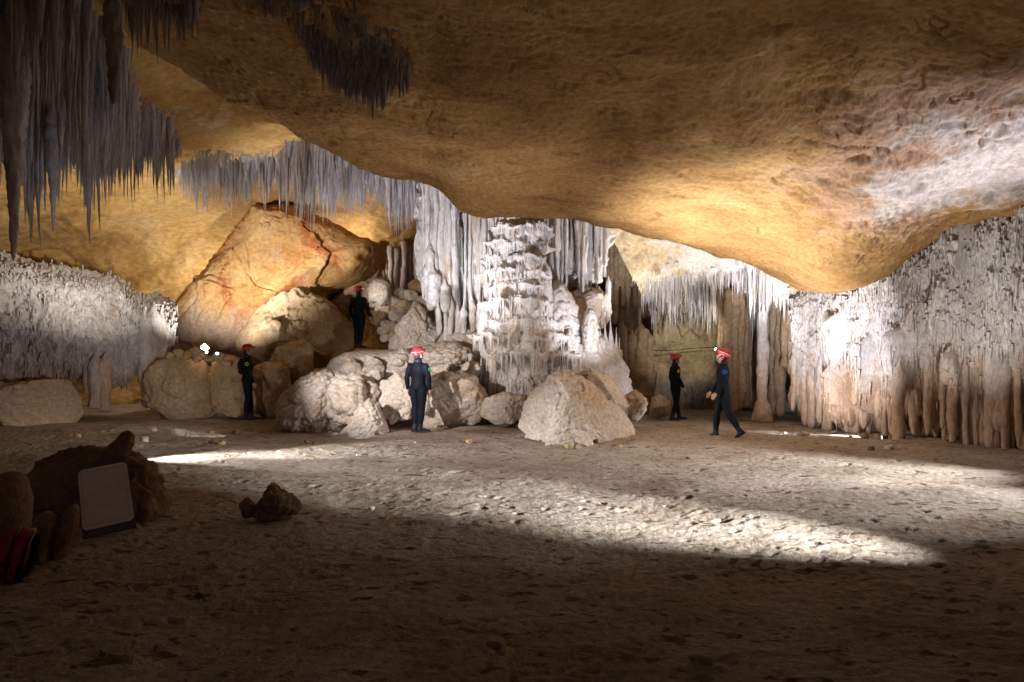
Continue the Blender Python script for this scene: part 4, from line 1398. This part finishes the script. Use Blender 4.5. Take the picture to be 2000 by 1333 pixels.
def person(loc, yaw, pose, label, badge, badge_side, height=1.72, lit=False, pack=False):
    """local frame: +Y forward, +X right, feet at z=0. pose overrides joints"""
    root = empty("person", loc, yaw)
    tag(root, label, "person", None)
    J = dict(pelvis=(0, 0, .93), waist=(0, .005, 1.06), chest=(0, .0, 1.27), neck=(0, -.01, 1.44), head=(0, .015, 1.57),
             hip_l=(-.095, 0, .90), knee_l=(-.10, .02, .50), ankle_l=(-.105, -.02, .09), hip_r=(.095, 0, .90), knee_r=(.10, .02, .50), ankle_r=(.105, -.02, .09),
             sh_l=(-.168, -.01, 1.365), el_l=(-.245, -.03, 1.11), wr_l=(-.245, .03, .87), sh_r=(.168, -.01, 1.365), el_r=(.245, -.03, 1.11), wr_r=(.245, .03, .87),
             head_yaw=0.0, head_pitch=0.0, foot_l=(0, 0), foot_r=(0, 0))
    J.update(pose)
    V3 = {k: Vector(v) for k, v in J.items() if isinstance(v, tuple) and len(v) == 3}

    def limbs(bm, g, hands=True, headtoo=True, feet=True):
        # torso as ellipses (rx, ry)
        T = [(V3['pelvis'] + Vector((0, 0, -.07)), (.135, .098)), (V3['pelvis'], (.163, .118)), (V3['pelvis'].lerp(V3['waist'], .5), (.152, .105)), (V3['waist'], (.138, .095)),
             (V3['waist'].lerp(V3['chest'], .5), (.158, .105)), (V3['chest'], (.180, .118)), (V3['chest'].lerp(V3['neck'], .5), (.165, .100)),
             (V3['chest'].lerp(V3['neck'], .82), (.110, .076)), (V3['neck'], (.062, .062))]
        tube(bm, [a for a, _ in T], [(r[0] + g, r[1] + g) for _, r in T], 20)
        tube(bm, [V3['neck'] - Vector((0, 0, .06)), V3['neck'], V3['neck'].lerp(V3['head'], .6)], [.075 + g, .058 + g, .05 + (g if not headtoo else 0)], 14)
        for s in ('l', 'r'):
            h, k, a = V3['hip_' + s], V3['knee_' + s], V3['ankle_' + s]
            tube(bm, [h + Vector((0, 0, .04)), h.lerp(k, .15), h.lerp(k, .5), h.lerp(k, .88), k, k.lerp(a, .12), k.lerp(a, .35), k.lerp(a, .75), a],
                 [x + g for x in (.085, .092, .080, .060, .058, .056, .060, .043, .038)], 14)
            sh, e, w = V3['sh_' + s], V3['el_' + s], V3['wr_' + s]
            ball(bm, sh + Vector((0, 0, -.012)), .056 + g, 14)
            tube(bm, [sh.lerp(e, .04), sh.lerp(e, .12), sh.lerp(e, .3), sh.lerp(e, .8), e, e.lerp(w, .3), e.lerp(w, .75), w],
                 [x + g for x in (.050, .055, .052, .044, .042, .043, .034, .028)], 12)

    # the body: one continuous surface with head, hands and feet
    bm = bmesh.new()
    limbs(bm, 0.0)
    H = V3['head']
    hm = Matrix.Translation(H) @ Matrix.Rotation(J['head_yaw'], 4, 'Z') @ Matrix.Rotation(J['head_pitch'], 4, 'X')
    hb = bmesh.new()
    ball(hb, Vector((0, -.012, .045)), (.076, .094, .088), 20)
    ball(hb, Vector((0, .022, -.025)), (.060, .068, .085), 18)
    ball(hb, Vector((0, .052, -.075)), (.034, .032, .026), 12)      # chin
    tube(hb, [(0, .082, .02), (0, .104, -.012), (0, .098, -.026)], [.009, .014, .012], 8)   # nose
    ball(hb, Vector((0, .086, -.050)), (.024, .010, .009), 10)     # mouth
    for sx in (-1, 1):
        ball(hb, Vector((sx * .076, -.005, .0)), (.010, .020, .032), 10)   # ears
        ball(hb, Vector((sx * .030, .080, .034)), (.020, .010, .008), 8)   # brow
    tube(hb, [(0, -.015, -.05), (0, -.02, -.12)], [.052, .052], 12)
    bmesh.ops.transform(hb, matrix=hm, verts=hb.verts[:])
    me = bpy.data.meshes.new("t")
    hb.to_mesh(me)
    hb.free()
    bm.from_mesh(me)
    bpy.data.meshes.remove(me)
    for s, sx in (('l', -1), ('r', 1)):
        e, w = V3['el_' + s], V3['wr_' + s]
        d = (w - e).normalized()
        fwd = Vector((0, 1, 0)) - d * d.y
        fwd.normalize()
        side = d.cross(fwd)
        pe = w + d * .085
        tube(bm, [w - d * .02, w + d * .03, w + d * .06, pe], [(.020, .026), (.018, .036), (.017, .041), (.014, .040)], 10, up=tuple(side))
        for q, (off, ln) in enumerate(((-.028, .062), (-.010, .076), (.010, .072), (.028, .056))):
            b0 = pe - d * .012 + fwd * off
            c1 = b0 + d * ln * .5 - side * sx * 0.006
            c2 = b0 + d * ln * .95 - side * sx * .024
            tube(bm, [b0, c1, c2], [.0092, .0085, .0068], 7)
        th0 = w + d * .03 + fwd * .026
        tube(bm, [th0, th0 + d * .035 + fwd * .022, th0 + d * .062 + fwd * .022 - side * sx * .012], [.012, .0105, .0085], 7)
        a = V3['ankle_' + s]
        fy, fp = J['foot_' + s]
        fm = Matrix.Translation(a) @ Matrix.Rotation(fy, 4, 'Z') @ Matrix.Rotation(fp, 4, 'X')
        tube(bm, [fm @ Vector((0, -.04, -.05)), fm @ Vector((0, .05, -.045)), fm @ Vector((0, .15, -.062)), fm @ Vector((0, .19, -.066))], [(.032, .034), (.036, .036), (.038, .022), (.022, .014)], 10)
        tube(bm, [a, fm @ Vector((0, -.01, -.05))], [.036, .036], 10)
    remeshed("body", bm, .0075, M['skin'], root, 3)
    # wetsuit
    bm = bmesh.new()
    limbs(bm, .011, headtoo=False)
    for s, sx in (('l', -1), ('r', 1)):      # shorten nothing: cuffs end at wrist and ankle
        pass
    remeshed("wetsuit", bm, .012, M['wetsuit'], root, 5)
    # collar and back panel
    bm = bmesh.new()
    nk = V3['neck']
    tube(bm, [nk + Vector((0, -.005, -.02)), nk + Vector((0, 0, .03)), nk + Vector((0, .004, .055))], [.088, .078, .074], 18)
    bm_obj("collar", bm, M['panel'], root)
    for s in ('l', 'r'):
        a = V3['ankle_' + s]
        k = V3['knee_' + s]
        fy, fp = J['foot_' + s]
        fm = Matrix.Translation(a) @ Matrix.Rotation(fy, 4, 'Z') @ Matrix.Rotation(fp, 4, 'X')
        bm = bmesh.new()
        tube(bm, [a.lerp(k, .22), a.lerp(k, .1), fm @ Vector((0, -.015, -.03)), fm @ Vector((0, -.02, -.06))], [.055, .052, .052, .05], 12)
        tube(bm, [fm @ Vector((0, -.065, -.05)), fm @ Vector((0, .04, -.042)), fm @ Vector((0, .15, -.058)), fm @ Vector((0, .215, -.066))], [(.042, .042), (.047, .044), (.05, .03), (.03, .02)], 12)
        bo = remeshed("boot", bm, .009, M['boot'], root, 3)
        bm = bmesh.new()
        tube(bm, [fm @ Vector((0, -.085, -.082)), fm @ Vector((0, .04, -.080)), fm @ Vector((0, .15, -.082)), fm @ Vector((0, .222, -.078))], [(.036, .010), (.044, .010), (.046, .010), (.026, .009)], 12, up=(1, 0, 0))
        bm_obj("sole", bm, M['sole'], bo)
    # badge ring on the upper arm
    sh, e = V3['sh_' + badge_side], V3['el_' + badge_side]
    sx = -1 if badge_side == 'l' else 1
    c = sh.lerp(e, .32) + Vector((sx * .068, 0, 0))
    bm = bmesh.new()
    pts = [c + Vector((0, .034 * math.cos(t), .034 * math.sin(t))) for t in np.linspace(0, 2 * math.pi, 21)]
    tube(bm, pts, [.010] * 21, 6, up=(1, 0, 0))
    tube(bm, [c + Vector((0, -.014, 0)), c + Vector((0, .014, 0))], [.010, .010], 6)
    bm_obj("arm_badge", bm, M[badge], root)
    # hair
    bm = bmesh.new()
    ball(bm, Vector((0, -.022, .03)), (.081, .090, .090), 16)
    ball(bm, Vector((0, -.05, -.02)), (.060, .050, .060), 14)
    bmesh.ops.transform(bm, matrix=hm, verts=bm.verts[:])
    bm_obj("hair", bm, M['hair'], root)
    helmet_parts(root, hm @ Matrix.Translation((0, -.008, .055)) @ Matrix.Rotation(math.radians(4), 4, 'X'), lit)
    if pack:
        bm = bmesh.new()
        tube(bm, [V3['waist'] + Vector((0, -.10, .0)), V3['waist'] + Vector((0, -.13, .04)), V3['chest'] + Vector((0, -.15, .02)), V3['chest'] + Vector((0, -.12, .13))],
             [(.12, .05), (.14, .07), (.14, .07), (.10, .04)], 14)
        remeshed("hood", bm, .012, M['wetsuit'], root, 4)
    k = height / 1.72
    root.scale = (k, k, k)
    return root


def gp(u, v, Y):
    p = P(u, v, Y)
    return (float(p[0]), float(p[1]), float(p[2]))


R = math.radians
# walking caver at right, facing left and looking up
person(gp(1412, 857, 13.3), R(78),
       dict(head_pitch=R(22), head_yaw=R(8), head=(0, .02, 1.57), hip_l=(-.095, 0, .90), knee_r=(.09, .10, .49), ankle_r=(.08, .13, .09), knee_l=(-.10, -.10, .49), ankle_l=(-.10, -.30, .155),
            foot_l=(0, R(-38)), wr_l=(-.25, .15, .88), el_l=(-.25, .0, 1.12), wr_r=(.25, .20, .88), el_r=(.25, .02, 1.12)),
       'caver walking left in black wetsuit with lit headlamp on red helmet', 'badge_blue', 'l', 1.74, lit=True)
person(gp(1319, 821, 17.6), R(-80),
       dict(head_yaw=R(-4), head_pitch=R(4), knee_l=(-.1, .06, .5), ankle_l=(-.1, .15, .09), knee_r=(.1, .0, .49), ankle_r=(.1, -.13, .09), wr_r=(.24, .12, .86), wr_l=(-.24, .06, .87)),
       'far caver facing right in black wetsuit and red helmet with a yellow arm badge', 'badge_yellow', 'r', 1.70)
person(gp(817, 845, 13.9), R(-18),
       dict(head_yaw=R(-25), head_pitch=R(6), knee_l=(-.08, .03, .5), ankle_l=(-.07, -.03, .09), knee_r=(.06, .05, .5), ankle_r=(.02, .04, .09), foot_r=(R(-50), 0), foot_l=(R(-20), 0)),
       'caver seen from behind in the middle beside the boulders with green arm badge', 'badge_green', 'r', 1.72)
person(gp(701, 681, 19.1), R(-15),
       dict(head_yaw=R(-8), head_pitch=R(4), knee_l=(-.08, .03, .5), ankle_l=(-.07, -.02, .09), knee_r=(.06, .03, .5), ankle_r=(.0, .05, .09), foot_r=(R(-50), 0), wr_r=(.30, .05, .88), el_r=(.265, -.03, 1.11)),
       'caver standing up on the rock ledge seen from behind', 'badge_yellow', 'r', 1.74)
person(gp(483, 821, 15.6), R(-72),
       dict(head_yaw=R(-2), head_pitch=R(3), knee_l=(-.08, .05, .5), ankle_l=(-.07, .08, .09), knee_r=(.08, .02, .5), ankle_r=(.08, -.04, .09), wr_r=(.24, .14, .86), el_r=(.24, .04, 1.11)),
       'leftmost caver in black wetsuit standing in profile before brown boulders', 'badge_yellow', 'r', 1.72, pack=True)

# the board
A_, B_, C_, D_ = P(143, 912, 6.05), P(232, 895, 6.22), P(270, 1030, 5.80), P(180, 1042, 5.63)
root = empty("sign_board", tuple((C_ + D_) / 2))
tag(root, 'blank white board on a dark backing leaning against the rock stump', 'board')
ex = Vector(B_ - A_)
wd = ex.length * 1.10
ex.normalize()
ez = Vector(A_ - D_)
hh = ez.length * 1.04
ez = (ez - ex * ez.dot(ex)).normalized()
en = ex.cross(ez)          # towards the back/front
if en.y > 0:
    en = -en
cen = Vector((A_ + B_ + C_ + D_) / 4) - root.location


def rounded(bm, w, h, r, t, off, n=6):
    pts = []
    for cx, cz, a0 in ((w / 2 - r, h / 2 - r, 0), (-w / 2 + r, h / 2 - r, 90), (-w / 2 + r, -h / 2 + r, 180), (w / 2 - r, -h / 2 + r, 270)):
        for k in range(n + 1):
            a = R(a0 + 90 * k / n)
            pts.append((cx + r * math.cos(a), cz + r * math.sin(a)))
    f0 = [bm.verts.new(cen + ex * x + ez * z + en * (off + t)) for x, z in pts]
    b0 = [bm.verts.new(cen + ex * x + ez * z + en * off) for x, z in pts]
    bm.faces.new(f0)
    bm.faces.new(b0[::-1])
    m = len(pts)
    for k in range(m):
        bm.faces.new((f0[k], b0[k], b0[(k + 1) % m], f0[(k + 1) % m]))
    bmesh.ops.recalc_face_normals(bm, faces=bm.faces[:])


bm = bmesh.new()
rounded(bm, wd, hh, .012, .018, -.02)
bm_obj("backing", bm, M['board'], root, False)
bm = bmesh.new()
rounded(bm, wd * .97, hh * .83, .045, .006, .0)
pn = bm_obj("panel", bm, M['white'], root, False)
bm = bmesh.new()
w2, h2 = wd * .88, hh * .75
for (a, b) in (((-1, 1), (1, 1)), ((1, 1), (1, -1)), ((1, -1), (-1, -1)), ((-1, -1), (-1, 1))):
    p0 = cen + ex * a[0] * w2 / 2 * .97 + ez * a[1] * h2 / 2 * .97 + en * .0065
    p1 = cen + ex * b[0] * w2 / 2 * .97 + ez * b[1] * h2 / 2 * .97 + en * .0065
    tube(bm, [p0, p1], [.0015, .0015], 5)
bm_obj("border_line", bm, M['line'], pn)

# the red helmet on the floor
hroot = empty("red_helmet", gp(40, 1130, 4.72), 0)
tag(hroot, 'red caving helmet with black straps lying on the floor at far left', 'helmet')
helmet_parts(hroot, Matrix.Translation((0, 0, .15)) @ Matrix.Rotation(R(20), 4, 'Z') @ Matrix.Rotation(R(-78), 4, 'Y') @ Matrix.Rotation(R(70), 4, 'Z') @ Matrix.Scale(1.45, 4), False, False, True)


# floor lamps
def floor_lamp(loc, yaw, label, glow=True, k=1.0):
    r = empty("floor_lamp", loc, yaw)
    tag(r, label, 'lamp')
    bm = bmesh.new()
    bmesh.ops.create_cube(bm, size=1, matrix=Matrix.Translation((0, -.04, .06)) @ Matrix.Diagonal((.13, .10, .10, 1)))
    bmesh.ops.bevel(bm, geom=bm.edges[:], offset=.015, segments=2)
    bm_obj("housing", bm, M['blackplastic'], r)
    bm = bmesh.new()
    tube(bm, [(-.08, -.03, .0), (-.08, -.03, .06)], [.008, .008], 6)
    tube(bm, [(.08, -.03, .0), (.08, -.03, .06)], [.008, .008], 6)
    tube(bm, [(-.08, -.03, .006), (.08, -.03, .006)], [.008, .008], 6)
    bm_obj("bracket", bm, M['blackplastic'], r)
    bm = bmesh.new()
    bmesh.ops.create_cube(bm, size=1, matrix=Matrix.Translation((0, .012, .06)) @ Matrix.Diagonal((.11, .006, .08, 1)))
    bm_obj("lens", bm, M['lamp'] if glow else M['strip'], r, False)
    r.scale = (k, k, k)
    return r


floor_lamp(gp(1724, 863, 13.0), R(62), 'small black floor lamp shining left at the foot of the right curtain')
floor_lamp(gp(404, 691, 16.0), R(160), 'left of two small glaring lamps on the loose stones', k=.6)
floor_lamp(gp(424, 694, 16.0), R(200), 'right of two small glaring lamps on the loose stones', k=.6)

# cable along the alcove wall
bm = bmesh.new()
pts = [P(1240 + 8 * k, 682 + 3 * math.sin(k * .25), 20.2) for k in range(22)]
tube(bm, pts, [.010] * len(pts), 6, up=(0, 0, 1))
o = bm_obj("cable", bm, M['wire'])
tag(o, 'thin dark cable strung across the yellow recess wall', 'cable')
